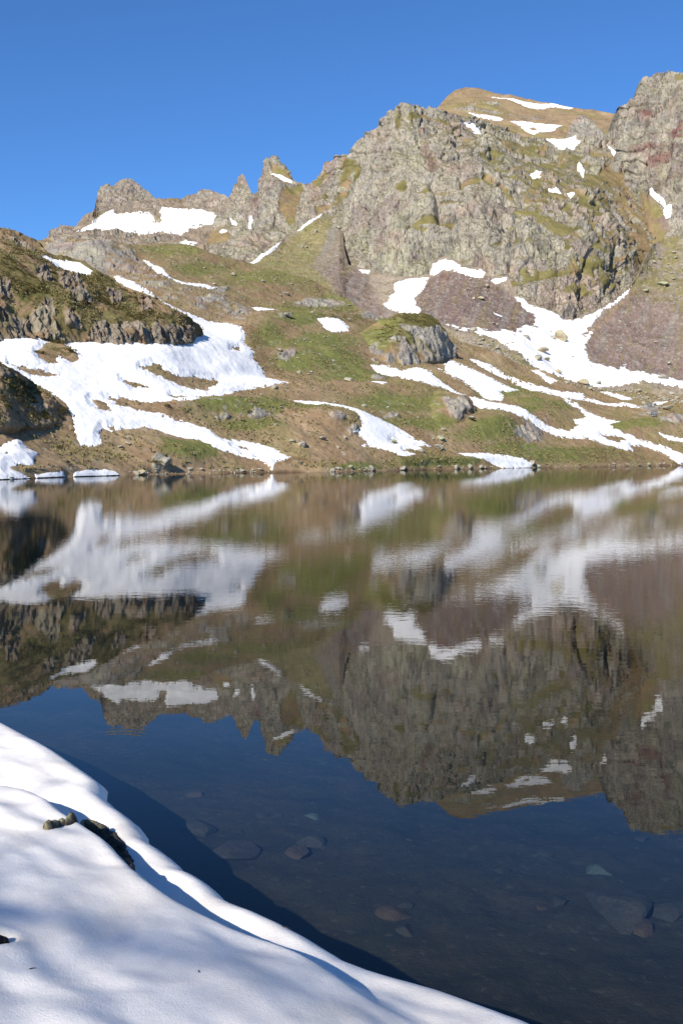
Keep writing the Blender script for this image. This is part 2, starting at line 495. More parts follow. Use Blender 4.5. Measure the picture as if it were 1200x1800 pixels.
# ------------------------------------------------------------------ terrain sheets
def blur_axis(a, sigma, axis):
    r = int(sigma * 2.5) + 1
    k = np.exp(-0.5 * (np.arange(-r, r + 1) / sigma) ** 2); k /= k.sum()
    a = np.moveaxis(a, axis, 0)
    pad = np.concatenate([np.repeat(a[:1], r, 0), a, np.repeat(a[-1:], r, 0)])
    out = sum(k[i] * pad[i:i + len(a)] for i in range(2 * r + 1))
    return np.moveaxis(out, 0, axis)

LAYERS = {}
class Layer: pass

def build_layer(key, name, label, cat, xs, nrows, top, bot, table, mat, snow_mat, displace, colour,
                jag=0.0, jag_wave=8.0, smooth=(18, 8), shore=None, back=(1.0, 1.0), lip=None):
    """A hillside or rock wall: px/py bearings and distances become one relief sheet with a back slope."""
    L = Layer(); LAYERS[key] = L
    xs = np.asarray(xs, float); nx = len(xs)
    tp = np.asarray(top, float); bt = np.asarray(bot, float)
    ytop = np.interp(xs, tp[:, 0], tp[:, 1])
    ybot = np.interp(xs, bt[:, 0], bt[:, 1])
    if jag:
        q = np.stack([xs / jag_wave, 0 * xs, 0 * xs + 3.3], -1)
        fade = np.clip((ybot - ytop) / 40, 0, 1)
        ytop = ytop + jag * fade * (fbm(q, 4, 77) + 0.35 * (ridged(q * 2.3, 2, 5) - 1))
    v = np.linspace(0, 1, nrows)
    PX = np.repeat(xs[:, None], nrows, 1)
    PY = ybot[:, None] + (ytop - ybot)[:, None] * v[None]
    cx = sorted(table)
    if shore is not None:
        q = np.stack([xs / 55.0, 0 * xs, 0 * xs + 1.5], -1)
        sy = np.interp(xs, shore[0], shore[1]) + 0.14 * fbm(q, 3, 88)
        W = PY - sy[:, None]
    else:
        W = PY
    # regular chart of distances, smoothed so that no crease runs between the surveyed columns
    gx = np.arange(xs[0], xs[-1] + 4.01, 4.0)
    gy = np.arange(W.min() - 2, W.max() + 4.01, 2.0)
    curves = []
    for c in cx:
        a = np.array(sorted(table[c]), float)
        s = np.interp(c, shore[0], shore[1]) if shore is not None else 0.0
        curves.append(np.interp(gy, a[:, 0] - s, a[:, 1]))
    curves = np.array(curves)
    w = np.interp(gx, cx, np.arange(len(cx)))
    k0 = np.clip(np.floor(w).astype(int), 0, len(cx) - 2)
    fr = (w - k0)[:, None]
    G = curves[k0] * (1 - fr) + curves[k0 + 1] * fr
    G = blur_axis(G, smooth[0] / 4.0, 0)
    G = blur_axis(G, smooth[1] / 2.0, 1)
    u = (PX - gx[0]) / 4.0; q = (W - gy[0]) / 2.0
    iu = np.clip(u.astype(int), 0, len(gx) - 2); iq = np.clip(q.astype(int), 0, len(gy) - 2)
    fu = u - iu; fq = q - iq
    D = (G[iu, iq] * (1 - fu) * (1 - fq) + G[iu + 1, iq] * fu * (1 - fq) + G[iu, iq + 1] * (1 - fu) * fq + G[iu + 1, iq + 1] * fu * fq)
    if shore is not None:
        # keep the waterline at lake level
        sd = survey_level(xs, sy, 0.0)[:, 1]
        k = np.clip(1 - (sy[:, None] - PY) / 25.0, 0, 1)
        D = D * (1 - k) + np.maximum(sd[:, None] + np.maximum(sy[:, None] - PY, 0) * 0.22, 0) * k
    P = survey(PX, PY, D)
    shp = PX.shape
    def normals(P):
        du = np.gradient(P, axis=0); dv = np.gradient(P, axis=1)
        n = np.cross(du, dv)
        return n / (np.linalg.norm(n, axis=-1, keepdims=True) + 1e-9)
    N0 = normals(P)
    px, py = PX.ravel(), PY.ravel()
    pf = P.reshape(-1, 3)
    # snow
    S = np.full(px.shape, -1e3)
    mine = [s for s in SNOW if s['layer'] == key]
    mpp = (D / FOCAL).ravel()
    ew = None
    if mine:
        wave = pf / (mpp * 9.0)[:, None].mean()
        ew = fbm(wave, 4, 301, 0.6)
        ew3 = fbm(wave * np.array((1, 1, 1.5)) * 0.8, 4, 303, 0.65)
        ew2 = fbm(wave * np.array((1, 1, 1.6)) * 1.55, 4, 302, 0.75)
    for s in mine:
        q = np.asarray(s['poly'], float)
        m = np.flatnonzero((px > q[:, 0].min() - 14) & (px < q[:, 0].max() + 14) & (py > q[:, 1].min() - 14) & (py < q[:, 1].max() + 14))
        sd = poly_sdf(px[m], py[m], q)
        for h in s['holes']:
            sd = np.minimum(sd, -poly_sdf(px[m], py[m], h) + 0.3)
        sd = sd + s['edge'] * 1.25 * ew[m] + 0.5 * min(1.0, s['edge']) * ew2[m]
        sd = sd - 4.0 * min(1.0, s['edge'] / 1.6) * sstep(0.25, 0.6, ew3[m]) * np.exp(-(sd / 7.0) ** 2)
        s['idx'], s['sd'] = m, sd
        S[m] = np.maximum(S[m], sd)
    bare = 1 - sstep(-3.0, 3.0, S)
    disp, stony = displace(px, py, pf, N0.reshape(-1, 3), bare, mpp)
    Pd = P + (N0.reshape(-1, 3) * disp[:, None]).reshape(P.shape)
    N1 = normals(Pd)
    col, stony = colour(px, py, pf, N1.reshape(-1, 3), N0.reshape(-1, 3), bare, stony, mpp)
    L.xs, L.ytop, L.ybot, L.nrows, L.P, L.N, L.N0, L.S, L.D = xs, ytop, ybot, nrows, Pd, N1, N0, S.reshape(shp), D
    L.stony = stony.reshape(shp)
    # back slope and front skirt
    rows = [Pd[:, i] for i in range(nrows)]
    crest = Pd[:, -1]
    bs, bd = back
    extra = []
    cz = np.clip(crest[:, 2] + 5, 5, None)
    for b, d in ((1.5, 0.15), (5, 1.2), (14, 6), (35, 22), (80, 60), (160, 130)):
        r = crest.copy(); r[:, 1] += b * bs; r[:, 0] *= 1 + 0.0 * b
        r[:, 2] = np.maximum(r[:, 2] - d * bd, -6)
        jit = fbm(r / 18.0, 3, 9) * min(b, 12) * 0.15
        r[:, 2] += jit
        extra.append(r)
    front = []
    if shore is not None:
        for dyy, z in ((14, -5), (5, -1.6), (1.6, -0.45), (0.4, -0.1)):
            r = Pd[:, 0].copy(); r[:, 1] -= dyy; r[:, 2] = z; front.append(r)
    nf = len(front)
    allrows = front + rows + extra
    V = np.stack(allrows, 1)
    nr = V.shape[1]
    c3 = col.reshape(*shp, 3)
    C = np.concatenate([np.repeat(c3[:, :1], nf, 1) * 0.6, c3, np.repeat(c3[:, -1:], len(extra), 1)], 1)
    s2 = stony.reshape(shp)
    ST = np.concatenate([np.repeat(s2[:, :1], nf, 1), s2, np.repeat(s2[:, -1:], len(extra), 1)], 1)
    me = mesh_np(name, V.reshape(-1, 3), grid_quads(nx, nr), mat, True,
                 {'ground': C.reshape(-1, 3), 'stony': ST.ravel()})
    o = link(name, me)
    tag(o, label, cat, kind='structure')
    # snow patch meshes lie on the relief, sinking into it at their margins
    Pf = Pd.reshape(-1, 3)
    up = N0.reshape(-1, 3) * 0.75 + np.array((0, -0.1, 0.6))
    for s in mine:
        m, sd = s['idx'], s['sd']
        keep = np.zeros(len(px), bool)
        keep[m[sd > -2.2]] = True
        k2 = keep.reshape(shp)
        q = k2[:-1, :-1] & k2[1:, :-1] & k2[1:, 1:] & k2[:-1, 1:]
        # cut quads that are wholly bare
        sdg = np.full(len(px), -99.0); sdg[m] = sd
        g = sdg.reshape(shp)
        mx = np.maximum(np.maximum(g[:-1, :-1], g[1:, :-1]), np.maximum(g[1:, 1:], g[:-1, 1:]))
        q &= mx > -0.4
        ii, jj = np.nonzero(q)
        if len(ii) == 0:
            print('no snow quads', s['label']); continue
        a = ii * nrows + jj
        quads = np.stack([a, a + nrows, a + nrows + 1, a + 1], -1)
        used, inv = np.unique(quads, return_inverse=True)
        sdu = sdg[used]
        hgt = np.where(sdu > 0, np.minimum(s['thick'], sdu * mpp[used] * 0.3 + 0.04), sdu * mpp[used] * 0.8)
        und = fbm(Pf[used] / (mpp[used] * 26.0)[:, None].mean(), 3, 41) * np.clip(sdu * mpp[used] * 0.04, 0, 0.12)
        vv = Pf[used] + up[used] * (hgt + und)[:, None]
        org = vv.mean(0); org[2] = vv[:, 2].min()
        me = mesh_np('snow_patch', vv - org, inv.reshape(quads.shape), snow_mat, True)
        so = link('snow_patch', me)
        so.location = org
        tag(so, s['label'], 'snow patch', s['group'])
    return L

def on(key, px, py):
    """point and normal of a finished sheet at a photographed spot"""
    L = LAYERS[key]
    i = int(np.clip(np.searchsorted(L.xs, px), 0, len(L.xs) - 1))
    v = (L.ybot[i] - py) / (L.ybot[i] - L.ytop[i] + 1e-9)
    j = int(np.clip(round(v * (L.nrows - 1)), 0, L.nrows - 1))
    return L.P[i, j], L.N[i, j], L.D[i, j], L.S[i, j]

def xr(a, b, fine=1.2, lo=-20, hi=1220):
    """bearings: fine inside the photographed span, coarser beyond"""
    parts = []
    if a < lo: parts.append(np.arange(a, lo, 8.0))
    parts.append(np.arange(max(a, lo), min(b, hi), fine))
    if b > hi: parts.append(np.arange(hi, b, 8.0))
    return np.concatenate(parts)

# --- far peaks -----------------------------------------------------
def disp_rock(big, mid, small, stretch=0.45, seed=0, veg=None):
    def f(px, py, p, n, bare, mpp):
        s = np.array((1, 1, stretch))
        d = fbm(p * s / big[0], 3, seed + 1) * big[1]
        d += (ridged(p * np.array((1, 1, 0.25)) / (big[0] * 0.6), 3, seed + 3) - 1.0) * big[1] * 0.45
        fa, e1 = facets(p * s / mid[0] + 0.5 * fbm(p / mid[0], 3, seed + 2)[:, None], seed + 11)
        fb, e2 = facets(p * s / small[0], seed + 12)
        fp, e0 = facets(p * s / (big[0] * 0.75) + 0.18 * fbm(p / big[0], 3, seed + 7)[:, None], seed + 13, 1.5)
        d = d * 0.65 + fp * big[1] * 0.5 * sstep(0, 0.22, e0) * (0.3 + 0.7 * bare)
        zl = (p[:, 2] + 0.28 * p[:, 0]) / (mid[0] * 0.62) + 0.7 * fbm(p / (mid[0] * 2.2), 3, seed + 8)
        fr = zl - np.floor(zl)
        d += (0.5 - fr) * mid[1] * 0.7 * (0.2 + 0.8 * bare) * sstep(-0.3, 0.3, fbm(p / (big[0] * 0.9), 2, seed + 9))
        fine = fa * mid[1] * 0.85 + fb * small[1] - 0.18 * mid[1] * (1 - sstep(0, 0.10, e1)) * sstep(-0.1, 0.4, fbm(p / 25, 2, seed + 6)) + fbm(p / (small[0] * 0.5), 3, seed + 4) * small[1] * 0.5
        k = np.ones(len(px)) if veg is None else veg(px, py, p)
        return d * (0.35 + 0.65 * k) + fine * (0.12 + 0.88 * k) * (0.12 + 0.88 * bare), k
    return f

def rockcol(p, n, seed, s=1.0):
    a = fbm(p * np.array((1, 1, 0.5)) / (22 * s), 4, seed)
    b = fbm(p * np.array((1, 1, 0.3)) / (9 * s), 4, seed + 20)
    c = mix(np.tile(ROCK, (len(p), 1)), ROCKG, sstep(0.05, 0.6, a))
    c = mix(c, PINK, sstep(0.15, 0.6, fbm(p / (30 * s), 3, seed + 31)) * 0.7)
    c = mix(c, GREYR, sstep(-0.05, 0.45, b) * 0.75)
    c = mix(c, np.array((0.215, 0.165, 0.155)), sstep(0.1, 0.55, fbm(p * np.array((1, 1, 0.6)) / (17 * s), 4, seed + 44)) * 0.55)
    c = mix(c, DARKR, sstep(0.32, 0.75, -b) * 0.45)
    return c

def col_far(px, py, p, n, n0, bare, stony, mpp):
    nz = n[:, 2]
    c = rockcol(p, n, 500, 1.5)
    c = mix(c, GREYR, np.full(len(px), 0.45))
    br = np.tile(BROWN * 0.55 + GREYR * 0.42, (len(px), 1)) * (0.95 + 0.2 * fbm(p / 15, 3, 61))[:, None]
    domes = np.maximum(poly_mask(px, py, [(160,382),(168,345),(178,325),(215,308),(250,318),(272,345),(286,370),(270,382),(240,374),(215,376),(195,372)], 4),
                       poly_mask(px, py, [(325,350),(345,325),(380,325),(420,345),(420,380),(385,380),(330,366)], 5) * 0.75)
    band = poly_mask(px, py, [(75,440),(90,402),(115,393),(150,400),(200,412),(255,410),(280,395),(300,402),(322,420),(320,440)], 5)
    rk = np.maximum(domes, band)
    rk = np.clip(rk + 0.3 * fbm(p / 25, 3, 71), 0, 1)
    m = sstep(0.35, 0.7, rk)
    c = mix(br, c, m)
    c = mix(c, OLIVE, sstep(0.1, 0.6, fbm(p / 20, 3, 81)) * (1 - m) * 0.5)
    c = mix(c, BROWN, sstep(0.45, 0.75, nz) * m * 0.5)
    c = mix(c, DARKR * 1.3, sstep(0.2, 0.7, fbm(p * np.array((1, 1, 0.2)) / 9, 4, 72)) * m * 0.45)
    return c, m

far_top = [(-400,470),(-100,455),(40,445),(75,424),(85,410),(95,400),(105,394),(130,396),(145,388),(160,377),(166,372),(168,358),(172,343),(180,331),(190,328),(200,329),(208,321),(218,317),(235,319),(248,326),(258,333),(266,344),(273,350),(280,346),(300,348),(325,344),(345,337),(358,331),(370,333),(385,340),(400,348),(420,362),(450,385),(520,420)]
build_layer('far', 'far_mountain', 'grey domed peaks with brown slopes on the far left skyline', 'mountain',
            xr(-300, 500, 1.2), 130, far_top, [(-400,480),(500,470)],
            {-300: [(470,800),(440,900)], 60: [(470,760),(430,860),(395,960)], 130: [(470,760),(410,880),(385,960),(330,1040)],
             220: [(470,760),(410,870),(378,985),(318,1050)], 330: [(470,760),(410,880),(370,990),(331,1060)], 480: [(470,760),(380,960)]},
            M_FAR, M_SNOWFAR, disp_rock((60, 5), (16, 2.4), (7, 1.1), 0.4, 40), col_far, jag=1.6, jag_wave=7, back=(2.5, 1.3))

# --- summit dome ---------------------------------------------------
def summit_veg(px, py, p):
    k = poly_mask(px, py, [(985,262),(1000,225),(1015,205),(1035,208),(1055,225),(1075,260),(1060,285),(990,280)], 6)
    led = sstep(0.25, 0.6, np.sin(p[:, 2] / 3.2 + fbm(p / 30, 2, 5) * 2) * 0.6 + fbm(p / 12, 3, 6)) * poly_mask(px, py, [(780,186),(870,176),(930,200),(970,215),(900,212),(800,196)], 8)
    low = sstep(235, 275, py + 12 * fbm(p / 25, 3, 14))
    return np.clip(np.maximum(np.maximum(k, led), low * 0.8), 0.1, 1)
def col_summit(px, py, p, n, n0, bare, stony, mpp):
    c = np.tile(TAN * 0.92, (len(px), 1))
    c = mix(c, OLIVE * 1.15, sstep(-0.2, 0.5, fbm(p / 28, 4, 91)) * 0.75)
    c = mix(c, BROWN * 0.85, sstep(0.1, 0.5, fbm(p / 10, 4, 92)) * 0.6)
    m = sstep(0.35, 0.75, stony + 0.25 * fbm(p / 14, 3, 93))
    c = mix(c, rockcol(p, n, 520, 1.2), m)
    return c, m
summit_top = [(700,260),(740,216),(760,196),(775,182),(783,171),(790,165),(800,159),(810,156),(820,153),(835,154),(850,157),(858,158),(880,163),(900,167),(930,173),(950,178),(980,183),(1010,189),(1030,192),(1050,196),(1078,199),(1110,206),(1180,220)]
build_layer('summit', 'summit_ridge', 'rounded brown summit with grassy terraces behind the cliff', 'mountain',
            xr(700, 1180, 1.2), 110, summit_top, [(700,310),(1180,320)],
            {700: [(310,760),(200,860)], 850: [(310,740),(215,790),(157,930)], 1000: [(310,740),(240,800),(188,930)], 1180: [(310,760),(220,900)]},
            M_FAR, M_SNOWFAR, disp_rock((70, 5), (14, 2.0), (6, 0.9), 0.6, 60, summit_veg), col_summit, jag=0.6, jag_wave=10, back=(2.5, 1.0))

# --- needles -------------------------------------------------------
def needles_veg(px, py, p):
    g = poly_mask(px, py, [(495,330),(530,325),(545,345),(535,380),(510,395),(490,370)], 8)
    g = np.maximum(g, poly_mask(px, py, [(350,430),(365,400),(395,395),(405,420),(380,425)], 6))
    g = np.maximum(g, 0.9 * poly_mask(px, py, [(475,290),(500,300),(518,318),(505,322),(480,308)], 4))
    return np.clip(1 - g + 0.4 * fbm(p / 12, 3, 15), 0.1, 1)
def col_needles(px, py, p, n, n0, bare, stony, mpp):
    c = rockcol(p, n, 540, 1.2)
    v = np.tile(BROWN, (len(px), 1))
    v = mix(v, OLIVE, sstep(-0.1, 0.4, fbm(p / 20, 3, 95)))
    m = sstep(0.4, 0.65, stony)
    c = mix(v, c, m)
    c = mix(c, OLIVE * 0.95, sstep(0.5, 0.8, n[:, 2]) * 0.5)
    c = mix(c, DARKR * 1.2, sstep(0.2, 0.7, fbm(p * np.array((1, 1, 0.2)) / 7, 4, 96)) * 0.5)
    c = mix(c, RED * 1.3, ell(px, py, 448, 355, 8, 10) * 0.4)
    return c, m
needle_top = [(330,470),(352,452),(362,425),(368,405),(380,383),(392,362),(404,346),(410,335),(416,322),(421,313),(426,309),(432,316),(438,328),(444,338),(447,342),(452,328),(459,308),(464,292),(470,284),(478,281),(488,283),(498,291),(508,300),(516,312),(522,321),(532,324),(545,323),(560,322),(590,330),(640,340)]
build_layer('needles', 'needle_peaks', 'slender rock needle and larger pointed peak left of the main cliff', 'mountain',
            xr(330, 640, 1.1), 150, needle_top, [(330,490),(640,490)],
            {330: [(490,640),(430,720),(380,780)], 425: [(490,640),(420,700),(309,790)], 485: [(490,650),(400,715),(300,775),(281,790)], 560: [(490,680),(400,735),(320,785)], 640: [(490,700),(340,800)]},
            M_CLIFF, M_SNOWFAR, disp_rock((45, 6), (12, 2.2), (5, 0.9), 0.4, 80, needles_veg), col_needles, jag=2.2, jag_wave=6, smooth=(14, 8), back=(1.3, 2.0))

# --- main cliff ----------------------------------------------------
def cliff_veg(px, py, p):
    up = poly_mask(px, py, [(770,180),(830,200),(870,250),(890,300),(930,340),(1000,380),(1060,430),(1100,470),(1160,440),(1150,330),(1080,270),(1000,260),(900,220),(840,195)], 25)
    n = fbm(p / 22, 4, 16)
    f = fbm(p / 7, 4, 17)
    soft = sstep(0.0, 0.45, up * 0.75 - 0.62 + 0.7 * n + 0.75 * f)
    gully = poly_mask(px, py, [(1030,270),(1075,285),(1105,330),(1140,380),(1150,440),(1120,470),(1105,430),(1085,350)], 10)
    gr2 = poly_mask(px, py, [(545,300),(600,275),(640,285),(620,330),(600,355),(560,380),(540,350)], 10) * sstep(-0.15, 0.3, n + f * 0.6)
    g = np.maximum(soft * up, np.maximum(gully * sstep(-0.2, 0.2, f + 0.1), gr2))
    for line, w in (([(820,250),(880,285),(950,330),(1010,380),(1060,430)], 9), ([(930,370),(1000,410),(1060,440)], 10), ([(850,320),(900,345),(960,355)], 6), ([(900,500),(960,482),(1020,470),(1080,475)], 6), ([(1000,430),(1040,460),(1080,500)], 8)):
        dd = np.full(len(px), 1e9)
        for (x0, y0), (x1, y1) in zip(line[:-1], line[1:]):
            t = np.clip(((px - x0) * (x1 - x0) + (py - y0) * (y1 - y0)) / ((x1 - x0) ** 2 + (y1 - y0) ** 2), 0, 1)
            dd = np.minimum(dd, np.hypot(px - x0 - t * (x1 - x0), py - y0 - t * (y1 - y0)))
        g = np.maximum(g, np.exp(-(dd / w) ** 2) * sstep(-0.25, 0.3, 0.6 * n + f) * 1.1)
    for (cx, cy, rx, ry) in ((705,325,14,12),(700,205,8,22),(722,210,6,20),(950,480,60,10),(1050,465,70,22),(1020,500,60,14),(940,475,40,6)):
        g = np.maximum(g, ell(px, py, cx, cy, rx, ry) * sstep(-0.35, 0.25, f) * 1.1)
    led = sstep(0.25, 0.55, fbm(p * np.array((0.5, 0.5, 1.6)) / 14, 4, 18)) * sstep(520, 430, py) * sstep(640, 760, px) * 0.7
    return np.clip(1 - np.maximum(g, led), 0.05, 1)
cliff_base = disp_rock((75, 9), (17, 2.6), (4.5, 1.15), 0.5, 100, cliff_veg)
def disp_cliff(px, py, p, n, bare, mpp):
    d, k = cliff_base(px, py, p, n, bare, mpp)
    # the left buttress stands proud and ends in a deep cleft
    edge = np.interp(py, [170, 250, 290, 330, 370, 400, 450, 500], [715, 728, 742, 752, 766, 768, 772, 780])
    edge = edge + 3 * fbm(np.stack([py / 16, 0 * py, 0 * py], -1), 3, 19)
    butt = sstep(edge - 60, edge - 10, px) * (1 - sstep(edge - 1, edge + 7, px)) * sstep(300, 350, py) * (1 - sstep(390, 430, py))
    d += 4 * butt
    d -= 2.5 * np.exp(-((px - edge - 3) / 5) ** 2) * sstep(310, 345, py) * (1 - sstep(385, 410, py))
    wob = 5 * fbm(p / 26, 3, 41) + 2.0 * fbm(p / 7, 3, 42)
    for line, w, dep in (([(655,215),(640,290),(626,380),(618,450)], 5, 5), ([(706,182),(696,235)], 3.5, 3.0), ([(672,195),(668,270),(660,350)], 3.5, 3.5),
                         ([(790,195),(802,262),(812,330),(832,392)], 4.5, 4.5), ([(850,222),(872,300),(892,372)], 5, 4.5),
                         ([(870,385),(905,440),(890,505)], 5, 5), ([(935,410),(948,470),(944,540)], 4.5, 4), ([(985,450),(975,510),(980,560)], 4, 4), ([(1045,430),(1030,490),(1015,555)], 5, 5),
                         ([(672,385),(664,430),(668,478)], 3.5, 3.5), ([(724,395),(708,440),(706,486)], 3.5, 3.5), ([(792,395),(800,455)], 4, 4), ([(842,400),(850,470)], 3.5, 3.5),
                         ([(1085,430),(1075,500),(1060,530)], 4, 4), ([(770,388),(830,390),(880,398),(940,424),(985,455)], 4, 6.5), ([(800,240),(860,262),(930,320),(990,370)], 4, 3.0), ([(560,300),(555,340),(548,370)], 4, 4), ([(600,300),(592,340),(596,372)], 4, 4)):
        dd = np.full(len(px), 1e9)
        for (x0, y0), (x1, y1) in zip(line[:-1], line[1:]):
            t = np.clip(((px - x0) * (x1 - x0) + (py - y0) * (y1 - y0)) / ((x1 - x0) ** 2 + (y1 - y0) ** 2), 0, 1)
            dd = np.minimum(dd, np.hypot(px + wob - x0 - t * (x1 - x0), py - y0 - t * (y1 - y0)))
        d -= 0.85 * dep * np.exp(-np.abs(dd / w) ** 1.3) * (0.35 + 0.65 * bare) * (0.45 + 0.55 * sstep(-0.4, 0.4, fbm(p / 20, 3, 43)))
    for (x0, y0, x1, y1, w, dep) in ((632,365,640,470,4,5),(708,400,690,470,3,3),(875,375,905,420,5,5),(700,385,722,380,3,4),(905,390,930,440,4,3)):
        t = np.clip(((px - x0) * (x1 - x0) + (py - y0) * (y1 - y0)) / ((x1 - x0) ** 2 + (y1 - y0) ** 2), 0, 1)
        dd = np.hypot(px - x0 - t * (x1 - x0), py - y0 - t * (y1 - y0)) + 1.5 * fbm(p / 8, 2, 22)
        d -= dep * np.exp(-(dd / w) ** 2)
    # vertical fluting on the lower wall
    fl = ridged(p * np.array((1, 1, 0.12)) / 9.0, 3, 33) - 1
    d += fl * 2.2 * k * sstep(300, 420, py) * (0.15 + 0.85 * bare)
    return d, k
def col_cliff(px, py, p, n, n0, bare, stony, mpp):
    c = rockcol(p, n, 560, 1.0)
    c = mix(c, GREYR * 0.55, poly_mask(px, py, [(765,375),(840,385),(900,395),(960,420),(985,450),(960,440),(860,405),(770,390)], 8) * sstep(-0.3, 0.4, fbm(p * np.array((1, 1, 0.3)) / 9, 4, 24)) * 0.8)
    c = mix(c, RED, np.clip(poly_mask(px, py, [(740,250),(752,248),(765,280),(772,298),(757,305),(748,285)], 3) + poly_mask(px, py, [(735,222),(752,212),(750,222),(738,228)], 2), 0, 1) * (0.55 + 0.4 * fbm(p / 6, 3, 25)))
    streak = sstep(0.15, 0.6, fbm(p * np.array((1, 1, 0.14)) / 6.5, 4, 26)) * sstep(380, 440, py)
    c = mix(c, DARKR * 1.2, streak * 0.45)
    c = mix(c, PINK * 1.05, ell(px, py, 1000, 520, 50, 40) * 0.6)
    v = np.tile(OLIVE * 0.9, (len(px), 1))
    v = mix(v, HEATH * 1.35, sstep(-0.05, 0.45, fbm(p / 12, 4, 27)) * 0.85)
    v = mix(v, BROWN * 1.0, sstep(0.0, 0.5, fbm(p / 18, 4, 28)))
    v = mix(v, BROWN * 1.05, poly_mask(px, py, [(1030,270),(1075,285),(1140,380),(1150,440),(1120,470),(1085,350)], 12) * 0.8)
    m = sstep(0.4, 0.62, stony + 0.1 * fbm(p / 4, 3, 29))
    c = mix(v, c, m)
    c = mix(c, OLIVE * 0.85, sstep(0.45, 0.8, n[:, 2]) * 0.65)
    return c, m
cliff_top = [(500,420),(528,345),(538,330),(545,320),(557,302),(567,285),(575,281),(590,277),(604,273),(612,270),(618,262),(624,250),(634,238),(645,226),(652,217),(658,211),(668,200),(678,190),(690,183),(702,177),(712,173),(722,176),(730,180),(740,176),(752,180),(765,185),(775,188),(800,197),(822,204),(850,213),(890,225),(925,240),(955,243),(985,248),(1010,246),(1030,256),(1058,262),(1072,240),(1085,243),(1092,268),(1110,300),(1140,330),(1200,350),(1400,380)]
cliff_bot = [(500,500),(560,450),(590,450),(602,482),(640,500),(690,512),(750,508),(800,490),(850,505),(900,545),(950,570),(985,592),(1010,588),(1050,562),(1105,532),(1130,500),(1160,480),(1400,460)]
build_layer('cliff', 'mountain_cliff', 'broad grey rock cliff filling the right half of the skyline', 'mountain',
            xr(520, 1330, 1.1), 300, cliff_top, cliff_bot,
            {520: [(480,650),(320,735)], 600: [(480,630),(430,655),(400,674),(365,690),(275,718)], 650: [(480,605),(400,622),(230,685)], 710: [(500,578),(400,605),(260,642),(175,680)],
             775: [(480,585),(400,603),(300,630),(187,690)], 850: [(505,556),(400,590),(300,630),(215,720)], 900: [(530,550),(420,582),(330,622),(230,740)],
             960: [(570,535),(430,577),(340,622),(245,750)], 1010: [(580,532),(430,580),(340,640),(250,760)], 1060: [(550,556),(430,592),(340,660),(250,770)],
             1100: [(520,590),(420,622),(340,690),(260,760)], 1140: [(480,635),(400,668),(330,720)], 1330: [(440,680),(350,740)]},
            M_CLIFF, M_SNOWFAR, disp_cliff, col_cliff, jag=2.0, jag_wave=8, smooth=(22, 12), back=(1.2, 1.2))

# --- right tower ---------------------------------------------------
def tower_veg(px, py, p):
    g = sstep(400, 440, py + 12 * fbm(p / 20, 3, 35)) * 0.9
    g = np.maximum(g, poly_mask(px, py, [(1120,330),(1150,345),(1175,395),(1150,440),(1130,400)], 8))
    g = np.maximum(g, ell(px, py, 1195, 140, 14, 8))
    return np.clip(1 - g, 0.05, 1)
tower_base = disp_rock((50, 8), (15, 2.8), (5.5, 1.1), 0.6, 130, tower_veg)
def col_tower(px, py, p, n, n0, bare, stony, mpp):
    c = rockcol(p, n, 580, 1.0)
    c = mix(c, DARKR * 1.2, sstep(0.1, 0.6, fbm(p * np.array((1, 1, 0.25)) / 8, 4, 38)) * 0.5)
    red = np.clip(ell(px, py, 1150, 265, 45, 28) + ell(px, py, 1135, 195, 12, 18) + ell(px, py, 1190, 230, 12, 30), 0, 1)
    c = mix(c, RED * 1.15, red * sstep(-0.15, 0.25, fbm(p * np.array((0.5, 0.5, 1.5)) / 10, 4, 36)) * 0.9)
    v = mix(np.tile(OLIVE, (len(px), 1)), PURPLE * 1.05, sstep(-0.2, 0.4, fbm(p / 18, 4, 37)))
    v = mix(v, BROWN, poly_mask(px, py, [(1060,250),(1090,290),(1120,335),(1150,390),(1160,430),(1125,470),(1100,400),(1060,330)], 16) * 0.85)
    m = sstep(0.4, 0.62, stony)
    c = mix(v, c, m)
    c = mix(c, OLIVE * 0.9, sstep(0.45, 0.8, n[:, 2]) * 0.55)
    return c, m
tower_top = [(1066,300),(1072,262),(1077,232),(1080,205),(1084,193),(1091,183),(1100,173),(1108,166),(1113,158),(1119,146),(1125,134),(1132,129),(1145,127),(1165,126),(1180,129),(1200,131),(1260,150),(1400,230),(1500,300)]
build_layer('tower', 'rock_tower', 'steep reddish grey rock tower at the right edge', 'mountain',
            xr(1066, 1500, 1.1), 260, tower_top, [(1066,330),(1085,310),(1110,345),(1135,400),(1140,480),(1500,500)],
            {1066: [(480,705),(330,735),(190,790)], 1084: [(480,690),(330,705),(190,745)], 1130: [(480,632),(330,690),(128,735)], 1200: [(480,622),(400,650),(300,675),(130,728)], 1500: [(480,600),(300,660),(200,720)]},
            M_CLIFF, M_SNOWFAR, tower_base, col_tower, jag=1.8, jag_wave=7, smooth=(8, 12), back=(1.3, 1.4))

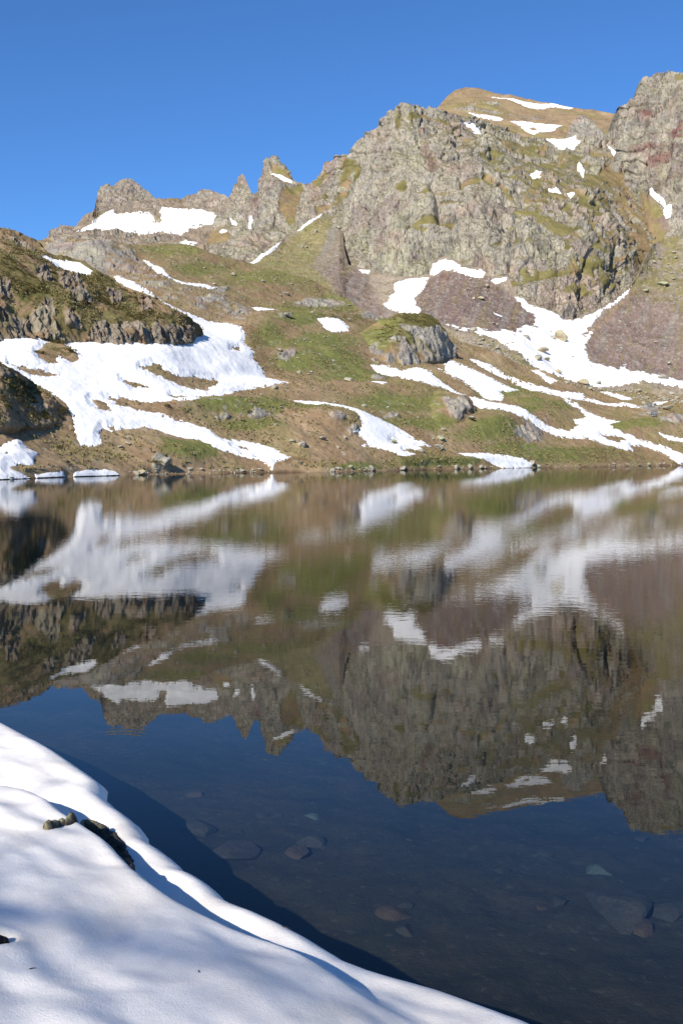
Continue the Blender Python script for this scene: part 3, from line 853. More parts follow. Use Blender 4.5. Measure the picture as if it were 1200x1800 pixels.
# --- talus ---------------------------------------------------------
def disp_talus(px, py, p, n, bare, mpp):
    d = fbm(p / 40, 3, 141) * 2.2 + fbm(p / 12, 3, 142) * 0.7
    fb, e = facets(p / 2.6, 143)
    rub = sstep(-0.3, 0.5, fbm(p / 30, 3, 144))
    d += (fb * 0.55 * (0.4 + 0.6 * rub) + fbm(p / 1.6, 2, 145) * 0.25) * (0.1 + 0.9 * bare)
    return d, 0.35 * rub
def col_talus(px, py, p, n, n0, bare, stony, mpp):
    w = 5 * fbm(p / 14, 4, 150)
    c = np.tile(SCREE * 0.95, (len(px), 1))
    cone = poly_mask(px + w, py + w, [(729,560),(728,525),(745,497),(770,472),(800,470),(850,482),(900,520),(950,560),(900,600),(800,575)], 6)
    c = mix(c, PURPLE * 0.92, cone)
    c = mix(c, RED * 0.85, np.clip(ell(px, py, 780, 485, 14, 9) + ell(px, py, 815, 504, 8, 5), 0, 1) * 0.7)
    rs = poly_mask(px + w, py + w, [(1030,600),(1040,575),(1060,555),(1110,510),(1140,500),(1260,560),(1400,600),(1400,680),(1210,675),(1100,655),(1035,645)], 12)
    c = mix(c, PURPLE * 1.05, rs * 0.85)
    rg = poly_mask(px + w, py + w, [(1095,505),(1130,450),(1150,410),(1400,380),(1400,580),(1220,560),(1150,525)], 18)
    c = mix(c, mix(np.tile(OLIVE, (len(px), 1)), SCREE, sstep(-0.1, 0.5, fbm(p / 9, 4, 151))), rg * 0.9)
    c = mix(c, BROWN * 1.1, poly_mask(px, py, [(1035,585),(1060,560),(1110,505),(1120,512),(1080,550),(1050,580)], 5) * 0.7)
    grass = poly_mask(px + w, py + w, [(430,475),(500,425),(590,362),(604,368),(590,400),(560,440),(545,470),(620,530),(600,540),(520,505)], 8)
    c = mix(c, mix(np.tile(OLIVE * 1.12, (len(px), 1)), GREEN * 1.1, sstep(0.0, 0.5, fbm(p / 25, 3, 152))), grass * 0.85)
    greyst = poly_mask(px + w * .6, py, [(600,365),(612,372),(595,410),(575,440),(560,455),(572,425),(588,390)], 4)
    c = mix(c, GREYR * 0.75, greyst * 0.65)
    pale = poly_mask(px + w, py, [(645,478),(690,492),(692,515),(670,535),(650,500)], 5)
    c = mix(c, SCREE * 1.2, pale)
    brown = poly_mask(px + w, py + w, [(600,455),(640,480),(668,540),(690,562),(640,560),(590,520),(565,470)], 8)
    c = mix(c, PURPLE * 1.15, brown * 0.6)
    low = poly_mask(px + w, py + w, [(740,555),(800,575),(850,592),(890,610),(930,640),(1000,670),(1250,690),(1250,720),(700,720),(700,560)], 8)
    c = mix(c, mix(np.tile(SCREE * 1.08, (len(px), 1)), OLIVE * 1.1, sstep(-0.2, 0.3, fbm(p / 10, 4, 153))), low)
    st1 = fbm(np.stack([(px + 0.35 * py) / 14, py / 90, 0 * px], -1) + 0.3 * fbm(p / 20, 2, 156)[:, None], 4, 157)
    allscree = np.maximum(np.maximum(cone, rs), np.maximum(brown, 0.5 * rg))
    c = mix(c, OLIVE * 1.05, sstep(0.15, 0.55, st1) * allscree * 0.5)
    c = mix(c, GREYR * 0.85, sstep(0.1, 0.5, -st1) * allscree * 0.6)
    c = mix(c, PURPLE * 0.7, sstep(0.1, 0.6, fbm(p / 6, 4, 158)) * allscree * 0.5)
    sp = sstep(0.25, 0.6, fbm(p / 2.2, 3, 154))
    c = mix(c, ROCK * 1.05, sp * 0.55)
    c = mix(c, EARTH, sstep(0.35, 0.7, fbm(p / 2.0, 3, 155)) * 0.4)
    return c, np.clip(stony + 0.3 * sp, 0, 1)
talus_top = [(360,490),(425,470),(440,462),(470,440),(500,418),(540,390),(565,373),(588,362),(596,368),(601,400),(606,440),(612,461),(640,472),(690,486),(735,482),(752,478),(760,458),(772,451),(783,448),(800,456),(815,464),(845,468),(865,486),(892,484),(905,518),(930,532),(950,541),(985,563),(1010,564),(1050,542),(1085,520),(1108,500),(1130,460),(1145,430),(1165,420),(1200,415),(1500,400)]
talus_bot = [(360,540),(450,530),(560,560),(650,610),(760,640),(800,640),(880,665),(960,700),(1060,720),(1500,740)]
build_layer('talus', 'scree_slope', 'purple and brown scree slopes at the foot of the cliff', 'scree slope',
            xr(360, 1500, 1.25), 190, talus_top, talus_bot,
            {360: [(540,520),(480,580)], 450: [(530,480),(455,605)], 500: [(540,470),(420,662)], 590: [(570,455),(500,540),(460,605),(430,645),(365,708)], 650: [(590,445),(475,612),(430,650),(365,712)],
             700: [(600,440),(488,582)], 790: [(630,425),(560,475),(450,590)], 900: [(660,405),(600,455),(520,552)], 985: [(700,425),(640,470),(565,535)],
             1050: [(710,430),(640,478),(545,556)], 1105: [(715,435),(640,492),(505,590)], 1150: [(720,440),(640,500),(430,645)], 1250: [(730,440),(640,490),(410,655)], 1500: [(740,440),(400,640)]},
            M_TALUS, M_SNOWMID, disp_talus, col_talus, smooth=(16, 8), back=(0.6, 0.4))

# --- meadow --------------------------------------------------------
SHX = [-700, -300, 0, 120, 300, 470, 600, 740, 930, 1200, 1500, 1900]
SHY = [862, 851, 843.5, 838.5, 833.5, 830.5, 829, 826, 822.3, 818, 815, 813]
OUT_MEADOW = [(160,470,40,18),(105,440,28,16),(180,445,30,14),(370,525,34,10),(390,508,16,6),(505,630,18,8),(150,455,60,20),(590,745,22,9),(455,735,22,6),(390,738,14,5),
              (275,818,14,12),(690,730,18,7),(925,765,34,16),(665,665,16,4),(495,570,14,6),(560,535,50,9),(650,555,30,9),(450,735,20,7),(620,760,12,8),(1140,725,18,10),(1180,745,30,8)]
def meadow_rock(px, py, p):
    f = fbm(p / 5.0, 4, 161)
    k = np.zeros(len(px))
    for (cx, cy, rx, ry) in OUT_MEADOW:
        k = np.maximum(k, ell(px, py, cx, cy, rx, ry) * 1.15)
    up = poly_mask(px, py, [(60,415),(230,420),(260,450),(300,480),(420,520),(480,570),(420,570),(330,540),(200,490)], 18) * 0.55
    return sstep(0.45, 0.75, np.maximum(k, up) + 0.42 * f)
def disp_meadow(px, py, p, n, bare, mpp):
    k = meadow_rock(px, py, p)
    sy = np.interp(px, SHX, SHY)
    fade = sstep(0, 16, sy - py)
    d = (fbm(p / 45, 3, 162) * 1.5 + fbm(p / 14, 3, 163) * 0.45 * (0.25 + 0.75 * bare)) * fade
    fa, e = facets(p * np.array((1, 1, .6)) / 3.2, 164)
    for (cx, cy, rx, ry, a) in ((575,740,60,20,2.0),(780,808,80,13,1.6),(930,722,65,26,2.6),(1140,755,75,22,2.4),(400,715,120,16,2.0),(330,800,60,20,1.5),(470,575,60,22,3.0),(560,620,70,30,2.2),(330,445,70,14,1.6),
                                (480,495,80,16,2.5),(860,750,60,22,1.8),(700,770,40,14,-1.0),(1000,795,70,12,1.2),(590,560,50,12,2.5),(180,450,60,20,4.0),(450,660,60,10,-1.2),(640,680,60,8,1.4)):
        e = ell(px, py, cx, cy, rx, ry)
        d += a * e * fade
    hum = np.abs(perlin(p / 2.4, 165)) * 0.2 + fbm(p / 1.1, 2, 166) * 0.10
    d += (k * (0.25 + fa * 0.75) + hum) * (0.1 + 0.9 * bare) * (0.15 + 0.85 * fade)
    return d, k
GREENS = [(560,545,90,16),(520,570,60,16),(540,640,95,22),(470,600,40,20),(440,720,100,16),(385,715,60,12),(330,795,60,22),(560,720,70,10),(700,705,95,20),(740,740,90,14),(620,660,70,14),(600,640,60,25),
          (900,690,70,14),(950,715,60,12),(905,730,50,8),(990,802,120,13),(1110,748,80,12),(770,812,100,12),(630,820,55,7),(310,440,80,13),(480,490,110,18),(600,530,60,14),(350,470,60,14),(440,750,60,12),(860,760,60,20),(900,790,50,10),(560,610,80,20),(668,592,42,26),(690,566,40,12)]
def col_meadow(px, py, p, n, n0, bare, stony, mpp):
    w = fbm(p / 11, 4, 170)
    w2 = fbm(p / 3.0, 4, 171)
    c = mix(np.tile(BROWN * 1.02, (len(px), 1)), TAN, sstep(-0.3, 0.5, w + 0.4 * w2))
    g = np.zeros(len(px))
    for (cx, cy, rx, ry) in GREENS:
        g = np.maximum(g, ell(px, py, cx, cy, rx, ry))
    gm = sstep(0.22, 0.68, g + 0.30 * w + 0.16 * w2)
    gc = mix(np.tile(OLIVE, (len(px), 1)), GREEN * 1.05, sstep(0.3, 0.8, g + 0.25 * w2))
    c = mix(c, gc, gm)
    ol = sstep(-0.1, 0.5, fbm(p / 20, 4, 172) + 0.3 * w2) * (1 - gm)
    c = mix(c, OLIVE * 1.15, ol * 0.55)
    top = sstep(560, 500, py) * sstep(230, 300, px)
    c = mix(c, OLIVE, top * sstep(-0.3, 0.3, w) * 0.6)
    # dark heath on the upper crest, wet earth by the snow margins
    he = np.clip(poly_mask(px, py, [(480,540),(560,520),(640,545),(670,560),(640,575),(560,560)], 10) * 0.8 + poly_mask(px, py, [(165,430),(200,428),(215,450),(190,462)], 6) + ell(px, py, 575, 570, 40, 6), 0, 1)
    c = mix(c, HEATH * 1.3, he * sstep(-0.1, 0.35, w2 + 0.4 * w))
    wet = np.clip(ell(px, py, 520, 815, 40, 10) + ell(px, py, 720, 800, 60, 12) + ell(px, py, 1060, 805, 60, 9) + ell(px, py, 1110, 805, 50, 8) + poly_mask(px, py, [(425,590),(450,640),(520,672),(500,660),(470,610),(440,580)], 6) * 0.7 + ell(px, py, 830, 700, 10, 8), 0, 1)
    c = mix(c, EARTH * 1.15, wet * sstep(-0.5, 0.2, w2) * 0.8)
    shr = poly_mask(px, py, [(72,612),(90,598),(115,604),(135,618),(125,630),(100,622),(85,634)], 3)
    c = mix(c, HEATH, shr * sstep(0.0, 0.3, w2) * 0.8)
    st = sstep(0.38, 0.62, fbm(p / 1.5, 3, 173)) * sstep(-0.2, 0.4, fbm(p / 16, 3, 174))
    c = mix(c, ROCK * 1.1, st * 0.6)
    c = mix(c, EARTH, sstep(0.35, 0.7, fbm(p / 1.3, 3, 175)) * 0.3)
    sy = np.interp(px, SHX, SHY)
    bank = sstep(5, 1.0, sy - py)
    c = mix(c, EARTH * 0.9, bank * 0.8 * sstep(-0.25, 0.35, fbm(p / 7, 3, 176)))
    m = stony
    c = mix(c, rockcol(p, n, 600, 0.5), m)
    return c, np.clip(m + st * 0.4, 0, 1)
meadow_top = [(-700,470),(0,450),(60,432),(90,421),(120,424),(150,424),(200,431),(240,431),(280,428),(310,431),(332,436),(350,443),(365,447),(410,455),(440,462),(480,476),(520,490),(560,503),(600,523),(630,540),(655,552),(680,560),(720,562),(760,572),(790,592),(806,600),(850,612),(880,627),(905,640),(930,648),(960,660),(1000,675),(1060,683),(1120,685),(1200,693),(1500,700),(1900,720)]
build_layer('meadow', 'meadow', 'brown and green alpine meadow rising from the far lake shore', 'meadow',
            xr(-700, 1900, 1.25), 300, meadow_top, [(x, y) for x, y in zip(SHX, SHY)],
            {-700: [(862,100),(600,150),(480,330)], -300: [(851,115),(700,140),(600,165),(470,320)],
             0: [(843.5,131),(780,147),(640,178),(600,190),(500,270),(420,340)], 150: [(837,150),(780,168),(700,186),(610,206),(500,290),(424,360)],
             300: [(833,172),(770,186),(710,200),(610,225),(530,285),(430,380)], 470: [(830,192),(780,205),(715,224),(680,242),(600,288),(550,335),(470,400)],
             600: [(829,201),(780,215),(720,237),(680,266),(600,320),(522,402)], 740: [(826,226),(780,240),(735,258),(672,292),(640,328),(560,395)],
             840: [(824,250),(780,263),(735,282),(690,315),(650,355),(605,400)], 930: [(822,275),(780,290),(740,310),(690,350),(645,405)],
             1060: [(820,310),(780,328),(740,350),(683,420)], 1200: [(818,348),(790,362),(740,388),(692,435)], 1900: [(813,420),(780,440),(720,480)]},
            M_MEADOW, M_SNOWMID, disp_meadow, col_meadow, smooth=(30, 8), shore=(SHX, SHY), back=(0.8, 0.5))

# --- green knoll, rock outcrop, left hill, lower left hump -------------
def knoll_rock(px, py, p):
    k = np.maximum(poly_mask(px, py, [(775,698),(800,700),(818,694),(836,712),(838,724),(815,720),(810,738),(792,735),(783,715)], 4), 0.75 * ell(px, py, 690, 730, 22, 8))
    return sstep(0.4, 0.7, k + 0.35 * fbm(p / 4, 4, 181))
def disp_knoll(px, py, p, n, bare, mpp):
    k = knoll_rock(px, py, p)
    fa, e = facets(p * np.array((1, 1, .5)) / 2.4, 182)
    return fbm(p / 14, 3, 183) * 0.6 + fbm(p / 2, 3, 185) * 0.2 + k * (0.4 + fa * 0.7), k
def col_knoll(px, py, p, n, n0, bare, stony, mpp):
    c, _ = col_meadow(px, py, p, n, n0, bare, np.zeros(len(px)), mpp)
    c = mix(c, RUST * 0.9, poly_mask(px, py, [(808,694),(822,694),(838,718),(830,722),(815,715)], 4) * 0.85)
    c = mix(c, rockcol(p, n, 610, 0.4), stony * (1 - 0.8 * poly_mask(px, py, [(812,692),(824,694),(840,720),(826,722)], 3)))
    return c, stony
build_layer('knoll', 'green_knoll', 'green knoll with a rocky nose in the middle of the meadow', 'knoll',
            xr(742, 846, 1.1), 70, [(742,690),(770,686),(800,690),(818,694),(828,703),(834,716),(840,735),(846,760)], [(742,790),(846,790)],
            {742: [(790,270),(744,262),(684,300)], 768: [(790,272),(744,261),(690,285),(684,290)], 810: [(790,279),(744,268.5),(720,273),(693,289)], 834: [(790,287),(744,276),(716,286)], 846: [(790,300),(750,290)]},
            M_MEADOW, M_SNOWMID, disp_knoll, col_knoll, smooth=(5, 4), back=(0.25, 0.25))

def outcrop_rock(px, py, p):
    f = fbm(p * np.array((1, 1, 0.4)) / 4, 4, 191)
    k = np.maximum(poly_mask(px, py, [(700,572),(722,572),(745,578),(770,572),(785,585),(800,618),(805,632),(770,628),(745,600),(728,590)], 5),
                   np.maximum(poly_mask(px, py, [(702,595),(718,600),(735,630),(735,645),(705,650),(700,625)], 5), poly_mask(px, py, [(642,610),(660,606),(664,628),(656,645),(643,640)], 4) * 0.8))
    k = np.maximum(k, 0.5 * poly_mask(px, py, [(645,602),(690,592),(735,574),(770,570),(790,590),(808,632),(760,640),(700,650),(648,640)], 6))
    return sstep(0.38, 0.7, k + 0.38 * f)
def disp_outcrop(px, py, p, n, bare, mpp):
    k = outcrop_rock(px, py, p)
    fa, e = facets(p * np.array((1, 1, .3)) / 3.0, 192)
    fl = ridged(p * np.array((1, 1, 0.15)) / 4.0, 3, 193) - 1
    return fbm(p / 12, 3, 194) * 1.0 + fbm(p / 2.5, 3, 195) * 0.3 + k * (0.25 + fa * 0.8 + fl * 0.9), k
def col_outcrop(px, py, p, n, n0, bare, stony, mpp):
    w2 = fbm(p / 3.5, 4, 196)
    c = mix(np.tile(OLIVE * 0.9, (len(px), 1)), HEATH * 1.2, sstep(-0.2, 0.35, w2 + 0.5 * ell(px, py, 760, 560, 40, 20)))
    c = mix(c, GREEN * 0.95, ell(px, py, 675, 580, 40, 18) * sstep(-0.4, 0.2, w2))
    c = mix(c, RUST * 1.5, sstep(595, 625, py + 8 * w2) * 0.7)
    c = mix(c, HEATH * 1.2, sstep(0.1, 0.4, fbm(p / 5, 4, 197)) * sstep(590, 615, py) * 0.7)
    cm, _ = col_meadow(px, py, p, n, n0, bare, np.zeros(len(px)), mpp)
    c = mix(c, cm, np.maximum(sstep(622, 640, py), sstep(715, 660, px + 10 * w2)))
    r = mix(rockcol(p, n, 620, 0.45), GREYR * 1.1, np.full(len(px), 0.6))
    c = mix(c, r, stony)
    return c, stony
build_layer('outcrop', 'rock_outcrop', 'craggy grass-topped rock outcrop in the middle distance above a snow band', 'rock outcrop',
            xr(600, 822, 1.1), 90, [(600,606),(630,588),(645,576),(660,567),(675,559),(690,553),(710,550),(735,551),(755,553),(768,560),(778,572),(786,588),(796,608),(806,626),(822,650)], [(600,690),(822,690)],
            {600: [(690,335),(606,340)], 650: [(690,318),(642,304.5),(575,342)], 700: [(690,328),(646,314),(600,324),(551,346)], 760: [(690,348),(640,334),(575,343),(553,356)], 800: [(690,375),(628,358),(610,362)], 822: [(690,380),(650,390)]},
            M_HILL, M_SNOWMID, disp_outcrop, col_outcrop, jag=1.0, jag_wave=6, smooth=(6, 3), back=(0.35, 0.3))

def hill_rock(px, py, p):
    f = fbm(p * np.array((1, 1, 0.35)) / 4.5, 4, 201)
    k = poly_mask(px, py, [(-400,520),(0,508),(25,540),(50,560),(80,520),(95,560),(110,590),(150,600),(165,560),(200,570),(250,568),(300,572),(345,570),(350,600),(310,615),(200,630),(100,620),(0,620),(-400,640)], 8) * 0.8
    for q in ([(100,480),(135,483),(150,505),(160,530),(130,535),(105,500)], [(62,470),(85,478),(92,500),(70,498)], [(188,505),(215,508),(218,525),(200,530)], [(240,520),(262,522),(272,540),(250,545)],
              [(15,415),(45,420),(65,440),(30,432)], [(80,520),(92,525),(100,560),(82,555)], [(108,540),(130,545),(145,580),(112,575)], [(0,490),(20,492),(25,520),(0,522)]):
        k = np.maximum(k, poly_mask(px, py, q, 5))
    return sstep(0.34, 0.80, k + 0.42 * f)
def disp_hill(px, py, p, n, bare, mpp):
    k = hill_rock(px, py, p)
    q = p.copy(); q[:, 0] += 0.25 * p[:, 2]
    fa, e = facets(q * np.array((1.2, 1, .25)) / 2.6, 202)
    fb, e2 = facets(q * np.array((1.2, 1, .35)) / 1.0, 207)
    fl = ridged(q * np.array((1, 1, 0.14)) / 2.3, 3, 203) - 1
    h = np.abs(perlin(p / 1.5, 206)) * 0.35
    return fbm(p / 16, 3, 204) * 1.3 + fbm(p / 4, 3, 205) * 0.35 + (h * (1 - k) + k * (0.2 + fa * 0.75 + fb * 0.5 + fl * 0.9)) * (0.15 + 0.85 * bare), k
def col_hill(px, py, p, n, n0, bare, stony, mpp):
    w = fbm(p / 9, 4, 210); w2 = fbm(p / 2.5, 4, 211)
    c = mix(np.tile(BROWN * 0.95, (len(px), 1)), TAN * 0.95, sstep(-0.2, 0.5, w2))
    upper = sstep(470, 420, py)
    hm = sstep(-0.25, 0.2, w + 0.6 * w2 + 0.25 - 0.45 * upper)
    hc = mix(np.tile(HEATH * 1.25, (len(px), 1)), OLIVE * 0.8, sstep(-0.2, 0.5, fbm(p / 5, 4, 212)))
    c = mix(c, hc, hm * 0.9)
    c = mix(c, GREEN * 0.75, (ell(px, py, 60, 525, 30, 25) + ell(px, py, 25, 470, 30, 10) * .6) * sstep(-0.2, 0.4, w2) * 0.8)
    c = mix(c, BROWN * 0.9, sstep(570, 600, py) * 0.7)
    r = mix(rockcol(p, n, 630, 0.4), np.array((0.21, 0.165, 0.115)), np.full(len(px), 0.55))
    r = mix(r, DARKR, sstep(0.05, 0.6, fbm(p * np.array((1, 1, .25)) / 1.6, 4, 214)) * 0.55)
    r = mix(r, RUST * 1.2, sstep(0.0, 0.5, fbm(p / 3, 3, 213)) * 0.6)
    c = mix(c, r, stony)
    return c, stony
hill_top = [(-700,300),(-300,350),(-100,385),(0,401),(20,403),(38,409),(55,418),(70,425),(82,436),(100,446),(118,452),(135,457),(150,464),(165,472),(178,482),(195,490),(215,499),(235,508),(255,517),(275,526),(295,538),(315,548),(332,557),(346,568),(353,578),(358,600),(366,640)]
build_layer('hill', 'rocky_hill', 'dark heathery hill with craggy cliffs at the left edge', 'hill',
            xr(-700, 366, 1.1), 150, hill_top, [(-700,700),(0,660),(100,650),(250,650),(366,660)],
            {-700: [(700,105),(640,118),(300,200)], -300: [(680,135),(620,150),(480,170),(350,225)], 0: [(660,208),(604,193),(500,202),(400,236)], 60: [(655,214),(592,201),(500,209),(420,242)],
             130: [(650,222),(605,207),(520,213),(456,246)], 200: [(650,228),(618,213),(560,218),(491,240)], 280: [(650,238),(612,223),(575,226),(528,240)], 346: [(650,252),(604,238),(568,245)], 366: [(660,275),(610,270)]},
            M_HILL, M_SNOWMID, disp_hill, col_hill, jag=1.0, jag_wave=9, smooth=(10, 4), back=(0.45, 0.35))

def hump_rock(px, py, p):
    k = np.maximum(poly_mask(px, py, [(50,712),(75,706),(90,718),(70,725)], 4), poly_mask(px, py, [(-40,750),(4,752),(12,770),(4,785),(-40,785)], 4))
    k = np.maximum(k, 0.8 * poly_mask(px, py, [(-20,635),(15,650),(20,665),(-20,665)], 4))
    return sstep(0.4, 0.7, k + 0.35 * fbm(p / 2, 4, 221))
def disp_hump(px, py, p, n, bare, mpp):
    k = hump_rock(px, py, p)
    fa, e = facets(p * np.array((1, 1, .6)) / 1.6, 222)
    return fbm(p / 9, 3, 223) * 0.7 + np.abs(perlin(p / 1.2, 224)) * 0.4 + fbm(p / 0.8, 3, 225) * 0.12 + k * (0.2 + fa * 0.45), k
def col_hump(px, py, p, n, n0, bare, stony, mpp):
    w = fbm(p / 5, 4, 226); w2 = fbm(p / 1.5, 4, 227)
    c = mix(np.tile(BROWN * 0.95, (len(px), 1)), TAN * 0.9, sstep(-0.2, 0.5, w2))
    low = sstep(686, 730, py + 16 * w - 0.25 * (px - 40))
    hm = (1 - low) * sstep(-0.35, 0.35, w + 0.5 * w2 + 0.05)
    c = mix(c, mix(np.tile(HEATH * 1.1, (len(px), 1)), OLIVE * 0.75, sstep(-0.1, 0.5, w2)), hm * 0.92)
    c = mix(c, HEATH, sstep(0.3, 0.55, fbm(p / 2.2, 4, 228)) * 0.7)
    c = mix(c, mix(rockcol(p, n, 640, 0.25), BROWN, np.full(len(px), 0.4)), stony * 0.85)
    return c, stony
build_layer('hump', 'heather_hump', 'dark shrubby hump with brown grass below at the left shore', 'hump',
            xr(-700, 150, 1.1), 90, [(-700,560),(-300,610),(0,637),(20,648),(40,660),(60,671),(80,686),(98,700),(112,712),(120,722),(125,738),(128,752),(150,800)], [(-700,850),(0,815),(150,822)],
            {-700: [(850,99),(560,130)], -300: [(840,118),(610,146)], 0: [(815,160),(750,148.5),(720,152),(640,162)], 60: [(815,172),(750,159),(672,173)], 125: [(820,184),(745,173),(730,175)], 150: [(820,190),(800,184)]},
            M_HILL, M_SNOWMID, disp_hump, col_hump, jag=0.8, jag_wave=7, smooth=(8, 4), back=(0.2, 0.2))


# ------------------------------------------------------------------ foreground snow bank
TX, TY = -0.66, 0.751                    # along the bank, from the lower right towards the far left
NX, NY = 0.751, 0.66                     # from the bank towards the lake
EDGE_PX = [(930,1800),(860,1775),(800,1752),(745,1735),(700,1722),(650,1706),(605,1688),(570,1668),(540,1650),(500,1630),(460,1612),(420,1597),(396,1584),(384,1571),(366,1556),(345,1542),(322,1531),(318,1524),(300,1509),(280,1494),(258,1480),(257,1470),(246,1455),(225,1438),(205,1424),(184,1406),(186,1387),(170,1374),(140,1353),(110,1333),(85,1318),(60,1305),(30,1289),(0,1275),(-60,1250),(-150,1220)]
ep = survey_level([p[0] for p in EDGE_PX], [p[1] for p in EDGE_PX], 0.13)
e_s = ep[:, 0] * TX + ep[:, 1] * TY
e_c = ep[:, 0] * NX + ep[:, 1] * NY
o_ = np.argsort(e_s); e_s, e_c = e_s[o_], e_c[o_]
e_s = np.concatenate([[-30, -6, -1.5], e_s, [20, 32]])
e_c = np.concatenate([[2.0, 3.2, e_c[0] - 0.05], e_c, [e_c[-1] + 2.5, e_c[-1] + 6]])
CREST_PX = [(560,1668),(500,1647),(450,1625),(400,1607),(350,1589),(300,1573),(270,1560),(250,1545),(238,1528),(215,1497),(185,1468),(150,1447),(120,1437),(95,1425),(80,1400),(55,1385),(0,1368),(-80,1345)]
cp_ = survey_level([p[0] for p in CREST_PX], [p[1] for p in CREST_PX], 0.42)
k_s = cp_[:, 0] * TX + cp_[:, 1] * TY
k_c = cp_[:, 0] * NX + cp_[:, 1] * NY
o_ = np.argsort(k_s); k_s, k_c = k_s[o_], k_c[o_]

def edge_at(s):
    return np.interp(s, e_s, e_c)
es_dense = np.linspace(-30, 32, 3101)
ec_dense = edge_at(es_dense)
ec_smooth = blur_axis(ec_dense, 30, 0)
kc_dense = blur_axis(np.interp(es_dense, k_s, k_c), 9, 0)
k_amp = np.interp(es_dense, [-30, 2.0, 3.1, 4.0, 5.2, 6.6, 8.0, 10.5, 13, 32], [0, 0.0, 0.35, 0.8, 1, 1, 0.55, 0.25, 0.1, 0])

def bank_height(x, y):
    x = np.atleast_1d(np.asarray(x, float)); y = np.atleast_1d(np.asarray(y, float))
    s = x * TX + y * TY; c = x * NX + y * NY
    d = np.interp(s, es_dense, ec_smooth) - c
    de = np.interp(s, es_dense, ec_dense) - c
    z = 0.20 + 0.15 * np.clip(d, -0.3, 4.2) + 0.30 * np.clip(d - 4.2, 0, 40)
    # along the middle of the bank the main mass ends in a step above a trough that runs beside the edge
    k = np.interp(s, es_dense, kc_dense); w = np.interp(s, es_dense, k_amp)
    t = k - c
    z2 = 0.19 + 0.20 * sstep(-0.20, 0.06, t) + 0.03 * np.exp(-((t - 0.05) / 0.12) ** 2) + 0.15 * np.clip(t, 0, 3.5) + 0.30 * np.clip(t - 3.5, 0, 40) - 0.04 * np.exp(-((t + 0.27) / 0.16) ** 2)
    z = z * (1 - w) + z2 * w
    q = np.stack([s / 1.25, c / 0.62, 0 * s + 5], -1)
    z += 0.075 * fbm(q, 2, 401) * sstep(0.1, 0.7, de)
    q = np.stack([s / 0.62 + 0.5 * c, c / 0.34, 0 * s + 8], -1)
    z += 0.026 * fbm(q, 2, 402) * sstep(0.0, 0.3, de)
    q = np.stack([s / 0.16, c / 0.10, 0 * s + 2], -1)
    z += 0.0022 * fbm(q, 2, 403)
    # lobes above each tip on the water's edge
    z += 0.045 * np.exp(-((de - 0.2) / 0.14) ** 2) * sstep(3.4, 4.6, s)
    # rounded margin
    z -= 0.065 * (1 - np.clip(de / 0.16, 0, 1)) ** 2
    # melt hole at the left margin
    for (hx, hy, hr) in HOLES:
        r = np.hypot((x - hx), (y - hy) * 0.8)
        z -= 0.07 * (1 - sstep(hr * 0.6, hr * 1.3, r))
    return z
HOLES = []
def hit_bank(px, py):
    d = survey(px, py, 1.0) - np.array((0, 0, EYE))
    t = np.linspace(1.5, 16, 3000)
    P = d[None] * t[:, None] + np.array((0, 0, EYE))
    below = P[:, 2] < bank_height(P[:, 0], P[:, 1])
    i = int(np.argmax(below))
    return P[i]
h_ = hit_bank(-8, 1640)
HOLES.append((h_[0], h_[1], 0.10))

sv = np.concatenate([np.linspace(-30, 0, 40)[:-1], np.arange(0, 12.5, 0.024), np.linspace(12.5, 32, 60)])
tv = np.concatenate([np.arange(0, 0.5, 0.02), np.arange(0.5, 4.6, 0.03), np.linspace(4.6, 8, 30), np.linspace(8.6, 45, 40)])
S_, T_ = np.meshgrid(sv, tv, indexing='ij')
EC = edge_at(S_)
Cc = EC - T_
X_ = S_ * TX + Cc * NX; Y_ = S_ * TY + Cc * NY
Z_ = bank_height(X_.ravel(), Y_.ravel()).reshape(X_.shape)
rows = []
z0 = Z_[:, 0]
wob = 0.03 * fbm(np.stack([sv * 2.2, 0 * sv, 0 * sv], -1), 3, 44)
for off, dz in ((-0.75, -1.2), (-0.62, -0.16), (-0.34, -0.125), (-0.16, -0.115), (-0.05, -0.095), (0.005, -0.062), (0.022, -0.030)):
    c = edge_at(sv) + off
    zz = np.maximum(z0 + dz, 0.012) if dz > -0.5 else np.full_like(z0, -1.3)
    if dz < -0.1 and dz > -0.5: zz = np.maximum(zz + wob, 0.01)
    rows.append(np.stack([sv * TX + c * NX, sv * TY + c * NY, zz], -1))
V = np.concatenate([np.stack(rows, 1), np.stack([X_, Y_, Z_], -1)], 1)
nr = V.shape[1]

def bank_material():
    t = NT('spring_snow')
    pos = t.pos()
    n1 = t.noise(pos, 1.1, 5, 0.6, 0.6)
    n2 = t.noise(t.mapping(pos, (1, 1, 1)), 7.0, 5, 0.65)
    gr = t.noise(pos, 95, 3, 0.7)
    sp = t.vor(pos, 60, 'F1')
    speck = t.remap(sp, 0.045, 0.08, 1.0, 0.0)
    base = t.mixc(t.remap(n1, 0.45, 0.72, 0.0, 0.75), (0.82, 0.785, 0.735), (0.70, 0.635, 0.55))
    base = t.mixc(t.remap(n2, 0.48, 0.75, 0.0, 0.30), base, (0.67, 0.61, 0.54))
    base = t.mixc(t.math('MULTIPLY', speck, t.remap(n2, 0.5, 0.62, 0.0, 0.5)), base, (0.25, 0.2, 0.16))
    base = t.mixc(t.remap(gr, 0.3, 0.7, 0.10, 0.0), base, (0.6, 0.6, 0.6))
    h = t.math('ADD', t.math('MULTIPLY', gr, 0.45), n2)
    t.surf(base, 0.6, t.bump(h, 0.010, 0.7), spec=0.25, sss=(0.25, (0.06, 0.07, 0.09), 0.3))
    return t.m
M_BANK = bank_material()
me = mesh_np('snow_bank', V.reshape(-1, 3), grid_quads(len(sv), nr), M_BANK, True)
